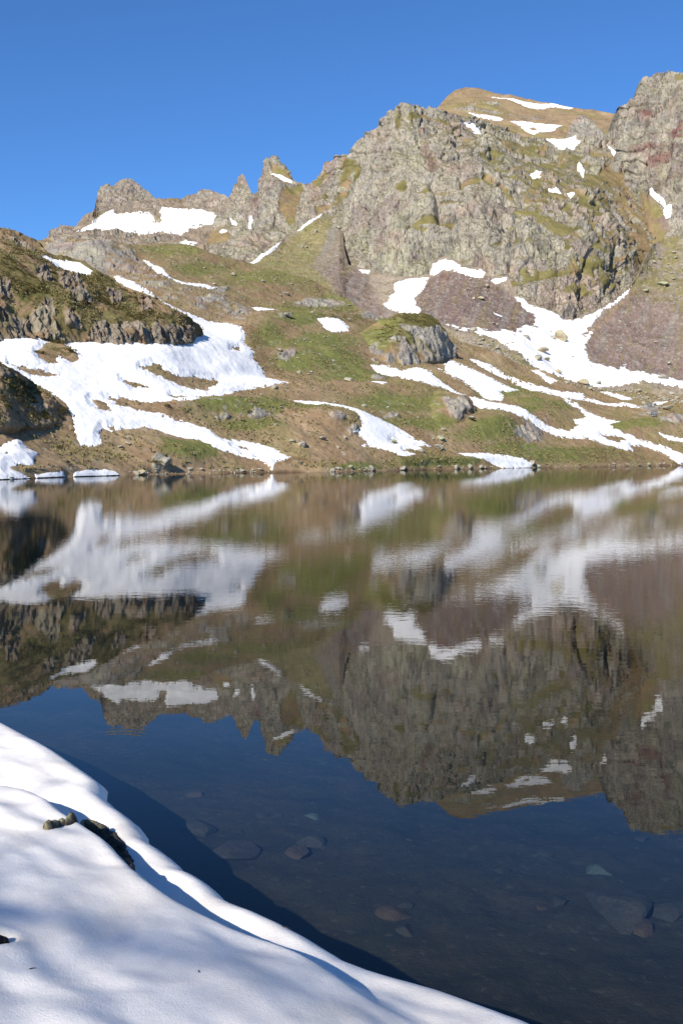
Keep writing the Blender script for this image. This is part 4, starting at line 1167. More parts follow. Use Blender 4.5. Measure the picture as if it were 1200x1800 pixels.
bank = tag(link('snow_bank', me), 'smooth rounded bank of old snow in the foreground, undercut above the water', 'snow bank', kind='structure')

# ------------------------------------------------------------------ lake bed and water
def bed_height(x, y):
    x = np.asarray(x, float); y = np.asarray(y, float)
    s = x * TX + y * TY; c = x * NX + y * NY
    d = c - np.interp(s, es_dense, ec_smooth)
    z = -0.55 - 0.055 * np.clip(d, 0, 9) - 0.16 * np.clip(d - 9, 0, 60)
    z = np.where(d < 0, np.maximum(-0.55 + 0.1 * d, -1.2), z)
    q = np.stack([x / 1.6, y / 1.6, 0 * x], -1)
    return z + 0.06 * fbm(q, 3, 411) + 0.018 * fbm(q * 5, 3, 412)
gx = np.concatenate([np.linspace(-3000, -40, 24), np.linspace(-30, -6.2, 30), np.arange(-6, 9, 0.06), np.linspace(9.2, 60, 40), np.linspace(80, 3000, 24)])
gy = np.concatenate([np.linspace(-3000, -8, 20), np.linspace(-4, 2.9, 10), np.arange(3, 17, 0.06), np.linspace(17.3, 60, 50), np.linspace(65, 6000, 40)])
X_, Y_ = np.meshgrid(gx, gy, indexing='ij')
Z_ = np.maximum(bed_height(X_.ravel(), Y_.ravel()), -12.0).reshape(X_.shape)
def bed_material():
    t = NT('lake_bed_gravel')
    pos = t.pos()
    n1 = t.noise(pos, 1.0, 5, 0.6, 0.5)
    n2 = t.noise(pos, 9, 5, 0.7)
    v = t.vor(pos, 22, 'F1', 'Color')
    vd = t.vor(pos, 22, 'DISTANCE_TO_EDGE')
    sv_ = t.n('ShaderNodeSeparateColor'); t.l(v, sv_.inputs[0])
    c = t.mixc(t.remap(n1, 0.35, 0.65, 0, 1), (0.105, 0.06, 0.034), (0.06, 0.048, 0.03))
    c = t.mixc(t.remap(n2, 0.35, 0.7, 0, 0.8), c, (0.045, 0.032, 0.025))
    n3 = t.noise(pos, 0.45, 4, 0.6)
    c = t.mixc(t.remap(n3, 0.42, 0.6, 0, 0.55), c, (0.035, 0.03, 0.024))
    c = t.mixc(t.remap(sv_.outputs[0], 0.93, 1.0, 0, 0.3), c, (0.17, 0.12, 0.08))
    c = t.mixc(t.remap(sv_.outputs[1], 0.75, 1.0, 0, 0.6), c, (0.04, 0.035, 0.03))
    h = t.math('ADD', n2, t.remap(vd, 0, 0.3, 0, 0.16))
    t.surf(c, 0.95, t.bump(h, 0.016, 0.7), spec=0.05)
    return t.m
me = mesh_np('lake_bed', np.stack([X_, Y_, Z_], -1).reshape(-1, 3), grid_quads(len(gx), len(gy)), bed_material(), True)
tag(link('lake_bed', me), 'brown gravel lake bed seen through clear shallow water', 'lake bed', kind='structure')

RINGS = [(200,1306,0.40,0.09,0.16),(385,1355,0.50,0.07,0.12),(930,1546,0.30,0.035,0.5),(775,1700,0.26,0.022,0.35)]
def water_material():
    t = NT('lake_water')
    pos = t.pos()
    sep = t.n('ShaderNodeSeparateXYZ'); t.l(pos, sep.inputs[0])
    big = t.noise(t.mapping(pos, (0.020, 0.035, 1)), 1.0, 3, 0.6)
    calm = t.remap(big, 0.35, 0.65, 0.55, 1.2)
    # the water close to the bank is stiller; the breeze reaches the open lake
    dist = t.math('ADD', t.math('MULTIPLY', sep.outputs[0], NX), t.math('MULTIPLY', sep.outputs[1], NY))
    open_ = t.math('MULTIPLY', t.remap(dist, 6.5, 18.0, 0.2, 1.0), t.remap(dist, 40.0, 240.0, 1.0, 0.35))
    w1 = t.noise(t.mapping(pos, (0.75, 1.6, 1), (0, 0, 0.15)), 1.0, 2, 0.5)
    w2 = t.noise(t.mapping(pos, (2.2, 4.6, 1), (0, 0, -0.1)), 1.0, 3, 0.55)
    w3 = t.noise(t.mapping(pos, (0.16, 0.36, 1)), 1.0, 2, 0.5)
    h = t.math('ADD', t.math('MULTIPLY', w1, 0.0010), t.math('MULTIPLY', w2, 0.0018))
    h = t.math('ADD', h, t.math('MULTIPLY', w3, 0.0018))
    h = t.math('MULTIPLY', t.math('MULTIPLY', h, calm), open_)
    for (px, py, r, wid, a) in RINGS:
        c0 = survey_level(px, py, 0.0)
        dx = t.math('SUBTRACT', sep.outputs[0], float(c0[0])); dy = t.math('SUBTRACT', sep.outputs[1], float(c0[1]))
        rr = t.math('SQRT', t.math('ADD', t.math('MULTIPLY', dx, dx), t.math('MULTIPLY', dy, dy)))
        u = t.math('DIVIDE', t.math('SUBTRACT', rr, r), wid)
        env = t.math('EXPONENT', t.math('MULTIPLY', t.math('MULTIPLY', u, u), -0.5))
        wv = t.math('SINE', t.math('MULTIPLY', u, 5.0))
        h = t.math('ADD', h, t.math('MULTIPLY', t.math('MULTIPLY', env, wv), 0.0011 * a * wid / 0.1))
    nrm = t.bump(h, 1.0, 1.0)
    # reflectance of a water surface (Schlick), the same from either side
    dt = t.n('ShaderNodeVectorMath', operation='DOT_PRODUCT')
    t.l(nrm, dt.inputs[0]); t.l(t.n('ShaderNodeNewGeometry').outputs['Incoming'], dt.inputs[1])
    om = t.math('SUBTRACT', 1.0, t.math('ABSOLUTE', dt.outputs['Value']), clamp=True)
    fresnel = t.math('ADD', t.math('MULTIPLY', t.math('POWER', om, 5.0), 0.98), 0.02)
    gl = t.n('ShaderNodeBsdfGlossy'); gl.inputs['Roughness'].default_value = 0.0
    t.l(nrm, gl.inputs['Normal'])
    tr = t.n('ShaderNodeBsdfTransparent'); tr.inputs['Color'].default_value = (0.88, 0.92, 0.94, 1)
    mx = t.n('ShaderNodeMixShader')
    t.l(fresnel, mx.inputs[0]); t.l(tr.outputs[0], mx.inputs[1]); t.l(gl.outputs[0], mx.inputs[2])
    t.l(mx.outputs[0], t.out.inputs[0])
    ab = t.n('ShaderNodeVolumeAbsorption'); ab.inputs['Color'].default_value = (0.45, 0.66, 0.76, 1); ab.inputs['Density'].default_value = 0.55
    t.l(ab.outputs[0], t.out.inputs['Volume'])
    return t.m
wv = [(-160, -30, 0), (260, -30, 0), (420, 460, 0), (-160, 460, 0), (-160, -30, -14), (260, -30, -14), (420, 460, -14), (-160, 460, -14)]
me = mesh_np('lake_water', wv, [(0, 1, 2, 3), (7, 6, 5, 4), (0, 4, 5, 1), (1, 5, 6, 2), (2, 6, 7, 3), (3, 7, 4, 0)], water_material(), False)
tag(link('lake_water', me), 'still mountain lake reflecting the slopes and the blue sky', 'lake', kind='structure')

# ------------------------------------------------------------------ boulders and stones
def stone_material(name, c1, c2, c3, scale, bump_m):
    t = NT(name)
    pos = t.pos()
    rnd = t.n('ShaderNodeObjectInfo').outputs['Random']
    off = t.n('ShaderNodeVectorMath', operation='ADD')
    t.l(pos, off.inputs[0])
    cb = t.n('ShaderNodeCombineXYZ'); t.l(t.math('MULTIPLY', rnd, 50.0), cb.inputs[0]); t.l(cb.outputs[0], off.inputs[1])
    p = off.outputs[0]
    n1 = t.noise(p, scale, 5, 0.6); n2 = t.noise(p, scale * 5, 4, 0.7)
    c = t.mixc(t.remap(n1, 0.38, 0.62, 0, 1), c1, c2)
    c = t.mixc(t.remap(n2, 0.5, 0.72, 0, 0.7), c, c3)
    t.surf(c, 0.92, t.bump(t.math('ADD', n1, n2), bump_m, 0.7), spec=0.1)
    return t.m
M_STONE = stone_material('boulder_stone', (0.36, 0.33, 0.25), (0.28, 0.265, 0.225), (0.20, 0.18, 0.13), 0.8, 0.25)
M_TANSTONE = stone_material('tan_boulder_stone', (0.42, 0.35, 0.22), (0.34, 0.30, 0.20), (0.24, 0.2, 0.13), 0.5, 0.3)
M_LICHEN = stone_material('lichen_boulder_stone', (0.32, 0.33, 0.20), (0.28, 0.28, 0.22), (0.17, 0.17, 0.10), 0.9, 0.25)
M_BEDSTONE = stone_material('submerged_stone', (0.085, 0.055, 0.04), (0.062, 0.048, 0.036), (0.035, 0.028, 0.022), 5.0, 0.02)
M_BEDPALE = stone_material('pale_submerged_stone', (0.14, 0.12, 0.08), (0.11, 0.10, 0.07), (0.07, 0.14, 0.1), 5.0, 0.02)
M_BEDRUST = stone_material('rusty_submerged_stone', (0.12, 0.062, 0.038), (0.09, 0.052, 0.034), (0.09, 0.06, 0.04), 5.0, 0.02)

def boulder_mesh(seed, mat, sub=3, flat=0.75, cuts=9, rough=0.06):
    """an angular block: a ball cut by random planes, then weathered"""
    bm = bmesh.new()
    bmesh.ops.create_icosphere(bm, subdivisions=sub, radius=0.62)
    r = np.random.default_rng(seed)
    co = np.array([v.co[:] for v in bm.verts])
    for k in range(cuts):
        n = r.normal(size=3); n /= np.linalg.norm(n)
        h = r.uniform(0.30, 0.47)
        over = np.maximum(co @ n - h, 0)
        co -= over[:, None] * n * 0.94
    co *= np.array((1.0, r.uniform(0.7, 0.95), flat * r.uniform(0.8, 1.1)))
    ln = np.linalg.norm(co, axis=1, keepdims=True)
    co += co / (ln + 1e-6) * (fbm(co * 4 + seed, 3, seed) * rough)[:, None]
    w = co[:, 0].max() - co[:, 0].min()
    co /= w
    for v, c in zip(bm.verts, co): v.co = c
    me = bpy.data.meshes.new('boulder')
    bm.to_mesh(me); bm.free()
    me.materials.append(mat)
    return me
B_STONE = [boulder_mesh(i, M_STONE) for i in range(8)]
B_TAN = [boulder_mesh(20 + i, M_TANSTONE, flat=0.8) for i in range(4)]
B_LICH = [boulder_mesh(30 + i, M_LICHEN, flat=0.6) for i in range(4)]
B_SMALL = [boulder_mesh(40 + i, M_STONE, 2) for i in range(8)]

def put_boulder(layer, px, py, wpx, me, label, group=None, rz=None, sink=0.18, name='boulder', squash=1.0):
    P, N, D, S = on(layer, px, py)
    o = link(name, me)
    w = wpx * D / FOCAL
    o.scale = (w, w, w * squash)
    o.rotation_euler = (random.uniform(-.25, .25), random.uniform(-.25, .25), random.uniform(0, 6.28) if rz is None else rz)
    o.location = (P[0], P[1], P[2] + w * (0.36 - sink))
    tag(o, label, 'boulder', group)
    return o

G_V = 'boulders in the valley snowfield'
for (px, py, w, me, lab, sq) in [
        (985, 600, 32, B_TAN[0], 'largest tan boulder, a tall slanting block in the valley snowfield', 1.15),
        (970, 597, 15, B_STONE[1], 'grey block leaning against the left side of the tall tan boulder', 0.8),
        (952, 620, 24, B_TAN[1], 'flat tan boulder in the snow below left of the tallest block', 0.7),
        (943, 634, 21, B_STONE[2], 'grey wedge shaped boulder, lower left of the pair in the snow', 0.8),
        (960, 632, 16, B_LICH[1], 'yellowish flat boulder beside the grey wedge in the snow', 0.6),
        (979, 653, 18, B_TAN[2], 'rounded tan boulder in the lower valley snow', 0.8),
        (1024, 673, 22, B_TAN[3], 'pale tan boulder on the lower margin of the valley snow', 0.8),
        (1051, 671, 13, B_STONE[3], 'dark grey boulder in the lower valley snow, right of the pale tan one', 0.7),
        (924, 595, 15, B_STONE[4], 'dark angular boulder at the left margin of the valley snow', 0.8),
        (1005, 632, 8, B_STONE[5], 'small dark stone alone in the middle of the valley snow', 0.9),
        (938, 577, 13, B_STONE[6], 'brownish block at the foot of the purple scree, touching the snow', 0.8),
        (913, 583, 11, B_STONE[7], 'small grey block on the snow below the purple scree', 0.7),
        (833, 580, 17, B_STONE[0], 'pale block standing in the snow scraps under the purple cone', 0.9),
        (845, 527, 16, B_TAN[1], 'flat tan slab on the right flank of the purple scree cone', 0.6),
        (857, 503, 12, B_TAN[2], 'tan block near the top right of the purple scree cone', 0.9),
        (1165, 505, 22, B_LICH[0], 'large lichened boulder high on the right hand slope', 0.7),
        (1133, 512, 13, B_LICH[2], 'pale lichened boulder left of the larger one on the right hand slope', 0.7),
        (1176, 641, 12, B_STONE[1], 'grey boulder near the base of the right hand scree', 0.9),
        (1165, 671, 20, B_STONE[3], 'dark flat boulder half in the snow at the base of the right scree', 0.6),
        (595, 405, 10, B_STONE[5], 'lone grey boulder in the grey scree chute beside the main cliff', 0.9)]:
    put_boulder('talus', px, py, w, me, lab, squash=sq)
for (layer, px, py, w, me, lab, sq) in [
        ('meadow', 531, 789, 20, B_STONE[0], 'large grey pyramid shaped boulder on the brown slope above the lake', 0.9),
        ('meadow', 513, 782, 12, B_STONE[4], 'flat grey boulder left of the pyramid shaped one above the lake', 0.6),
        ('meadow', 480, 686, 11, B_STONE[2], 'pale upright boulder on the green crest beside the great snowfield', 1.0),
        ('meadow', 566, 777, 17, B_STONE[6], 'pale cracked boulder right of the pyramid shaped one', 0.7),
        ('meadow', 776, 770, 19, B_LICH[0], 'greenish lichened boulder right of the central snow tongue', 0.7),
        ('meadow', 774, 785, 19, B_STONE[5], 'grey boulder just below the greenish lichened one', 0.7),
        ('meadow', 778, 756, 12, B_STONE[1], 'small pale boulder just above the greenish lichened one', 0.8),
        ('meadow', 822, 746, 19, B_STONE[7], 'long flat grey boulder under the rocky nose of the knoll', 0.5),
        ('meadow', 695, 770, 11, B_LICH[3], 'lichened stone lying on the central snow tongue', 0.7),
        ('meadow', 738, 796, 14, B_STONE[2], 'grey stone at the lower tip of the central snow tongue', 0.6),
        ('meadow', 613, 671, 20, B_STONE[3], 'low grey rock on the grassy bench left of the small crest snow patch', 0.45),
        ('meadow', 411, 487, 10, B_STONE[4], 'lone pale boulder on the upper meadow above the curved snow streak', 0.9),
        ('meadow', 502, 520, 12, B_STONE[6], 'pale boulder with dark shrub below it on the upper meadow', 0.9),
        ('meadow', 499, 574, 20, B_STONE[1], 'grey slab on the bright green slope below the slim snow sliver', 0.6),
        ('meadow', 488, 624, 12, B_STONE[5], 'dark flat stone on the green slope right of the great snowfield', 0.5),
        ('meadow', 223, 771, 10, B_STONE[2], 'upper pale stone of three above the left shore', 0.7),
        ('meadow', 224, 783, 12, B_STONE[3], 'right hand stone of three above the left shore', 0.7),
        ('meadow', 212, 787, 10, B_STONE[7], 'lower left stone of three above the left shore', 0.8),
        ('meadow', 283, 823, 24, B_STONE[0], 'large pale rock standing on the left shoreline', 1.0),
        ('meadow', 246, 833, 24, B_TAN[2], 'flat tan rock at the waterline left of the large shoreline rock', 0.45),
        ('meadow', 20, 841, 12, B_STONE[6], 'small grey rock at the waterline in the left corner', 0.5),
        ('meadow', 4, 806, 16, B_LICH[2], 'yellow lichened rock in the snow drift at the left edge', 0.6),
        ('meadow', 933, 817, 17, B_STONE[1], 'grey rock at the right tip of the low shore snow wedge', 0.8),
        ('meadow', 706, 827, 18, B_STONE[4], 'pale flat rock at the waterline below the green mound', 0.4),
        ('meadow', 1168, 729, 22, B_STONE[5], 'long grey slab on the bank right of the brook', 0.45)]:
    put_boulder(layer, px, py, w, me, lab, squash=sq)

LOOSE = {}
def scatter(layer, n, region, sizes, label, group, snow_ok=False, meshes=None, name='boulder', extra=0):
    """n countable stones, then extra ones too small to pick apart, gathered into one mass per sheet"""
    q = np.asarray(region, float)
    k = 0; tries = 0
    while k < n + extra and tries < (n + extra) * 40:
        tries += 1
        px = random.uniform(q[:, 0].min(), q[:, 0].max()); py = random.uniform(q[:, 1].min(), q[:, 1].max())
        if poly_sdf(np.array([px]), np.array([py]), q)[0] < 0: continue
        P, N, D, S = on(layer, px, py)
        if (S > -1) != snow_ok: continue
        k += 1
        if k <= n:
            w = sizes[0] * 1.4 + (sizes[1] - sizes[0] * 1.4) * random.random() ** 1.6
            put_boulder(layer, px, py, w, random.choice(meshes or B_SMALL), label, group, squash=random.uniform(0.55, 1.0), name=name)
        else:
            w = sizes[0] * random.uniform(0.45, 1.1)
            LOOSE.setdefault(layer, []).append((P, w * D / FOCAL))
scatter('talus', 22, [(800,575),(860,592),(900,617),(950,650),(1000,672),(960,690),(850,612),(790,600)], (4, 12), 'grey boulder in the stony ground left of the valley snowfield', 'boulders left of the valley snowfield', extra=180)
scatter('talus', 16, [(860,585),(920,575),(1000,575),(1030,640),(1100,655),(1030,676),(950,648),(900,612)], (3, 9), 'small grey stone dotting the valley snowfield', 'small stones on the valley snowfield', True, extra=50)
scatter('meadow', 26, [(1040,684),(1100,682),(1210,690),(1210,712),(1150,705),(1060,690),(1000,680),(960,668)], (4, 11), 'grey boulder in the rock field beside the brook', 'boulders beside the brook', extra=160)
scatter('talus', 16, [(740,560),(740,500),(775,478),(850,490),(920,545),(900,575)], (3, 9), 'pale stone lying on the purple scree cone', 'stones on the purple scree cone', False, B_SMALL + B_TAN, extra=260)
scatter('talus', 24, [(1050,600),(1110,520),(1150,440),(1210,425),(1210,665),(1100,645)], (3, 10), 'pale stone lying on the right hand scree slope', 'stones on the right hand scree', False, B_SMALL + B_LICH, extra=420)
scatter('talus', 8, [(455,475),(580,370),(600,400),(590,500),(620,535),(520,505)], (3, 7), 'pale stone on the green gully slope beside the main cliff', 'stones on the gully slope', extra=120)
scatter('meadow', 24, [(260,430),(330,440),(440,470),(560,510),(640,550),(640,580),(420,560),(300,500)], (3, 8), 'pale stone on the upper meadow', 'stones on the upper meadow', extra=170)
scatter('meadow', 18, [(440,560),(620,560),(640,660),(500,665),(450,620)], (3, 8), 'pale stone on the steep green slope in mid meadow', 'stones on the mid meadow', extra=100)
scatter('meadow', 20, [(360,690),(620,670),(800,740),(900,790),(760,800),(520,790),(400,740)], (3, 9), 'pale stone on the lower meadow above the lake', 'stones on the lower meadow', extra=120)
scatter('meadow', 14, [(570,822),(655,822),(655,828),(570,829)], (3, 10), 'wet grey stone in the rubble on the middle of the far waterline', 'stones along the far waterline', False, B_SMALL, 'stone', extra=60)
scatter('meadow', 12, [(700,822),(960,818),(1200,814),(1200,817.5),(930,821.5),(700,826)], (3, 11), 'wet grey stone along the right half of the far waterline', 'stones along the right far waterline', False, B_SMALL, 'stone', extra=40)
scatter('meadow', 10, [(225,828),(400,826),(480,825),(480,831),(300,834),(225,836)], (4, 11), 'wet brown stone along the left part of the far waterline', 'stones along the left waterline', False, B_SMALL, extra=60)
tpl = [boulder_mesh(80 + i, M_STONE, 1, 0.75, 6, 0.05) for i in range(5)]
for layer, items in LOOSE.items():
    VV, TT, off = [], [], 0
    for k, (P, w) in enumerate(items):
        m = tpl[k % 5]
        co = np.array([v.co[:] for v in m.vertices]) * w
        a = random.uniform(0, 6.28); ca, sa = math.cos(a), math.sin(a)
        co = np.stack([co[:, 0] * ca - co[:, 1] * sa, co[:, 0] * sa + co[:, 1] * ca, co[:, 2]], -1) + P + np.array((0, 0, 0.15 * w))
        VV.append(co); TT.append(np.array([p.vertices[:] for p in m.polygons]) + off); off += len(co)
    me = mesh_np('loose_stones', np.concatenate(VV), None, M_STONE, False, None, None, np.concatenate(TT))
    tag(link('loose_stones', me), {'talus': 'small loose stones strewn over the scree', 'meadow': 'small loose stones strewn over the meadow'}[layer], 'stones', kind='stuff')

# brook tumbling through the rocks at the right
br = [(1142,706),(1136,714),(1144,722),(1143,731),(1147,738)]
V = []; 
for i, (px, py) in enumerate(br):
    P, N, D, S = on('meadow', px, py)
    w = 1.0 + 0.5 * (i % 2)
    for k in (-1, -0.35, 0.35, 1):
        V.append((P[0] + k * w, P[1] - 0.3, P[2] + 0.45 - 0.35 * abs(k)))
t = NT('brook_water')
n = t.noise(t.pos(), 2.2, 4, 0.7)
t.surf(t.mixc(t.remap(n, 0.52, 0.6, 0, 1), (0.025, 0.028, 0.03), (0.75, 0.78, 0.8)), 0.15, t.bump(n, 0.3, 0.8), spec=0.5)
me = mesh_np('brook', V, grid_quads(len(br), 4), t.m, True)
tag(link('brook', me), 'dark brook tumbling between rocks at the right', 'brook', kind='structure')
for (px, py, w) in ((1131,710,10),(1150,712,9),(1132,722,11),(1152,725,11),(1139,716,6),(1137,733,9),(1154,735,8)):
    put_boulder('meadow', px, py, w, random.choice(B_STONE), 'dark wet rock at the side of the brook', 'rocks in the brook')

# ------------------------------------------------------------------ heath shrubs on the left hill and hump
def shrub_mesh(name, pts, seed, mat):
    r = np.random.default_rng(seed)
    V, T = [], []
    for (P, s) in pts:
        for k in range(26):
            d = r.normal(size=3); d[2] = abs(d[2]); d /= np.linalg.norm(d)
            c = np.array(P) + d * s * r.uniform(0.45, 1.0) * np.array((1, 1, 0.62))
            a = r.normal(size=3); a /= np.linalg.norm(a); b = np.cross(a, r.normal(size=3)); b /= np.linalg.norm(b) + 1e-6
            l = s * r.uniform(0.16, 0.3)
            i = len(V)
            V += [c - a * l, c + a * l, c + b * l * 0.9 + d * l * 0.5]
            T.append((i, i + 1, i + 2))
    return mesh_np(name, V, None, mat, False, None, None, T)
def leaf_material(name, c1, c2, c3):
    t = NT(name)
    pos = t.pos()
    n = t.noise(pos, 0.35, 4, 0.7); n2 = t.noise(pos, 2.5, 3, 0.7)
    c = t.mixc(t.remap(n, 0.4, 0.6, 0, 1), c1, c2)
    c = t.mixc(t.remap(n2, 0.5, 0.65, 0, 0.8), c, c3)
    t.surf(c, 0.8, spec=0.1)
    return t.m
M_LEAF = leaf_material('heath_leaf', (0.085, 0.08, 0.022), (0.10, 0.07, 0.03), (0.05, 0.052, 0.016))
def shrub_cover(layer, n, region, size, label, seed, test=None):
    q = np.asarray(region, float); pts = []; tries = 0
    while len(pts) < n and tries < n * 30:
        tries += 1
        px = random.uniform(q[:, 0].min(), q[:, 0].max()); py = random.uniform(q[:, 1].min(), q[:, 1].max())
        if poly_sdf(np.array([px]), np.array([py]), q)[0] < 0: continue
        P, N, D, S = on(layer, px, py)
        if S > -2: continue
        L = LAYERS[layer]
        i = int(np.clip(np.searchsorted(L.xs, px), 0, len(L.xs) - 1))
        j = int(np.clip(round((L.ybot[i] - py) / (L.ybot[i] - L.ytop[i]) * (L.nrows - 1)), 0, L.nrows - 1))
        if L.stony[i, j] > 0.5: continue
        if perlin(np.array([P]) / 6.0, 55)[0] + 0.5 * perlin(np.array([P]) / 2.0, 56)[0] < -0.12: continue
        pts.append((P, size * random.uniform(0.5, 1.2)))
    o = link('heath_shrubs', shrub_mesh('heath_shrubs', pts, seed, M_LEAF))
    tag(o, label, 'heath', kind='stuff')
shrub_cover('hill', 900, [(0,425),(60,455),(150,470),(250,520),(330,560),(330,575),(200,565),(100,520),(0,510)], 0.55, 'dark low heath shrubs covering the craggy left hill', 1)
shrub_cover('hump', 420, [(0,650),(60,680),(118,715),(122,740),(60,735),(0,720)], 0.42, 'dark low shrubs covering the hump at the left shore', 2)
shrub_cover('outcrop', 220, [(690,556),(760,556),(785,590),(740,575),(720,600),(660,605),(650,590)], 0.6, 'dark heath on top of the rock outcrop', 3)
for (layer, px, py, s, lab) in (('meadow', 268, 821, 6.5, 'round green bush beside the large rock on the left shoreline'),
                                ('hump', 62, 775, 7, 'dark bush on the brown slope, left of a pair above the left shore'),
                                ('hump', 79, 777, 6.5, 'dark bush on the brown slope, right of a pair above the left shore'),
                                ('meadow', 105, 785, 6.5, 'low dark bush on the brown slope right of the pair'),
                                ('hump', 100, 750, 7, 'dark bush just under the shrubby hump'),
                                ('meadow', 102, 605, 10, 'dark shrub at the top of the brown island in the great snowfield'),
                                ('meadow', 127, 620, 8, 'dark shrub at the right of the brown island in the great snowfield'),
                                ('meadow', 72, 618, 8, 'dark shrub at the left of the brown island in the great snowfield'),
                                ('meadow', 290, 722, 6, 'dark bush on the margin of the long snow arm')):
    P, N, D, S = on(layer, px, py)
    w = s * D / FOCAL
    r_ = np.random.default_rng(int(px))
    pts = [(r_.normal(size=3) * np.array((w, w, w * 0.2)) * 0.6 + np.array((0, 0, w * 0.15)), w * 0.8) for _ in range(7)]
    o = link('bush', shrub_mesh('bush', pts, int(py), M_LEAF))
    o.location = P
    tag(o, lab, 'bush')

# ------------------------------------------------------------------ tussocks of dead and green grass
def tussocks(layer, n, label, size, seed, zone=None):
    L = LAYERS[layer]; r = np.random.default_rng(seed)
    ok = (L.S < -1.5) & (L.stony < 0.4)
    ok &= (L.xs[:, None] > -30) & (L.xs[:, None] < 1230)
    ok[:, :6] = False
    if zone is not None: ok &= zone(L)
    P = L.P[ok]
    wgt = sstep(-0.25, 0.35, fbm(P / 9.0, 3, 501) + 0.5 * fbm(P / 2.5, 2, 502))
    w2 = wgt * P[:, 1] ** 1.0
    idx = r.choice(len(P), n, p=w2 / w2.sum())
    c = P[idx] + r.normal(size=(n, 3)) * np.array((0.25, 0.25, 0))
    s_ = size * r.uniform(0.4, 1.15, n)
    V, T = [], []
    for k in range(3):
        a = r.uniform(0, 6.28, n)
        dx = np.stack([np.cos(a), np.sin(a), 0 * a], -1) * (s_ * 0.55)[:, None]
        tip = np.stack([r.normal(size=n) * 0.3, r.normal(size=n) * 0.3, np.ones(n)], -1) * (s_ * 0.7)[:, None]
        base = c - np.array((0, 0, 0.06))
        V.append(np.stack([base - dx, base + dx, c + tip], 1).reshape(-1, 3))
        T.append(np.arange(3 * n).reshape(-1, 3) + 3 * n * k)
    o = link('grass_tussocks', mesh_np('grass_tussocks', np.concatenate(V), None, M_TUSS, False, None, None, np.concatenate(T)))
    tag(o, label, 'grass', kind='stuff')
M_TUSS = leaf_material('tussock_grass', (0.25, 0.19, 0.10), (0.19, 0.175, 0.07), (0.155, 0.135, 0.065))
tussocks('meadow', 19000, 'tussocks of dead and green grass covering the meadow', 0.5, 11)
tussocks('talus', 5000, 'tussocks of dry grass on the green parts of the scree', 0.7, 12, lambda L: (L.stony < 0.25))
tussocks('hump', 2500, 'dry grass tussocks on the brown slope of the left hump', 0.35, 13)
tussocks('hill', 5000, 'dry grass tussocks between the crags of the left hill', 0.4, 14)

# ------------------------------------------------------------------ stones under the water
def bed_hit(px, py):
    z = -0.7
    for _ in range(6):
        P = survey_level(px, py, z); z = float(bed_height(P[None, 0], P[None, 1])[0])
    return P
B_BED = [boulder_mesh(60 + i, M_BEDSTONE, 3, 0.5, 8, 0.03) for i in range(6)]
B_PALE = [boulder_mesh(70 + i, M_BEDPALE, 3, 0.35, 8, 0.03) for i in range(2)]
B_RUST = [boulder_mesh(74 + i, M_BEDRUST, 3, 0.5, 8, 0.03) for i in range(2)]
def bed_stone(px, py, w, me, label, group=None, squash=0.8, rz=None):
    P = bed_hit(px, py)
    d = np.linalg.norm(P - np.array((0, 0, EYE))); s = w * d / FOCAL
    o = link('submerged_stone', me)
    o.scale = (s, s, s * squash); o.location = (P[0], P[1], P[2] - s * squash * 0.02)
    o.rotation_euler = (0, 0, random.uniform(0, 6.28) if rz is None else rz)
    tag(o, label, 'stone', group)
for (px, py, w, me, lab) in [
        (1047, 1531, 52, B_PALE[0], 'pale flat stone under the water at the right, the brightest on the lake bed'),
        (1085, 1605, 145, B_BED[0], 'largest sunken boulder, a broad dark brown dome at the right'),
        (1118, 1632, 62, B_RUST[0], 'rusty stone lying against the largest sunken boulder'),
        (690, 1605, 62, B_RUST[1], 'reddish brown sunken stone in the middle of the shallows'),
        (712, 1636, 50, B_BED[1], 'dark sunken stone touching the reddish brown one'),
        (408, 1500, 95, B_BED[2], 'wide flat sunken slab nearest the snow bank shadow'),
        (355, 1460, 70, B_BED[3], 'dark sunken slab at the upper end of the snow bank shadow'),
        (545, 1483, 55, B_BED[4], 'dark angular sunken stone, right of a pair beyond the slab'),
        (527, 1500, 50, B_RUST[0], 'brownish sunken stone, left of a pair beyond the slab'),
        (550, 1434, 34, B_PALE[1], 'thin pale sunken stone out beyond the dark slabs'),
        (345, 1397, 36, B_RUST[1], 'small reddish sunken stone near the left end of the bank'),
        (980, 1585, 50, B_BED[5], 'dark sunken stone left of the largest boulder'),
        (950, 1595, 22, B_RUST[0], 'small rusty sunken stone left of the largest boulder'),
        (1180, 1600, 70, B_BED[3], 'dark sunken stone at the right edge of the picture')]:
    bed_stone(px, py, w, me, lab)
for _ in range(40):
    px = random.uniform(330, 1210); py = random.uniform(1420, 1790)
    lim = np.interp(px, [330, 430, 600, 830, 1000, 1200], [1500, 1560, 1660, 1760, 1800, 1810])
    if py > lim: continue
    bed_stone(px, py, random.uniform(8, 34), random.choice(B_BED + B_BED + B_RUST), 'small brown stone scattered on the shallow lake bed', 'small stones on the lake bed', random.uniform(0.4, 0.8))

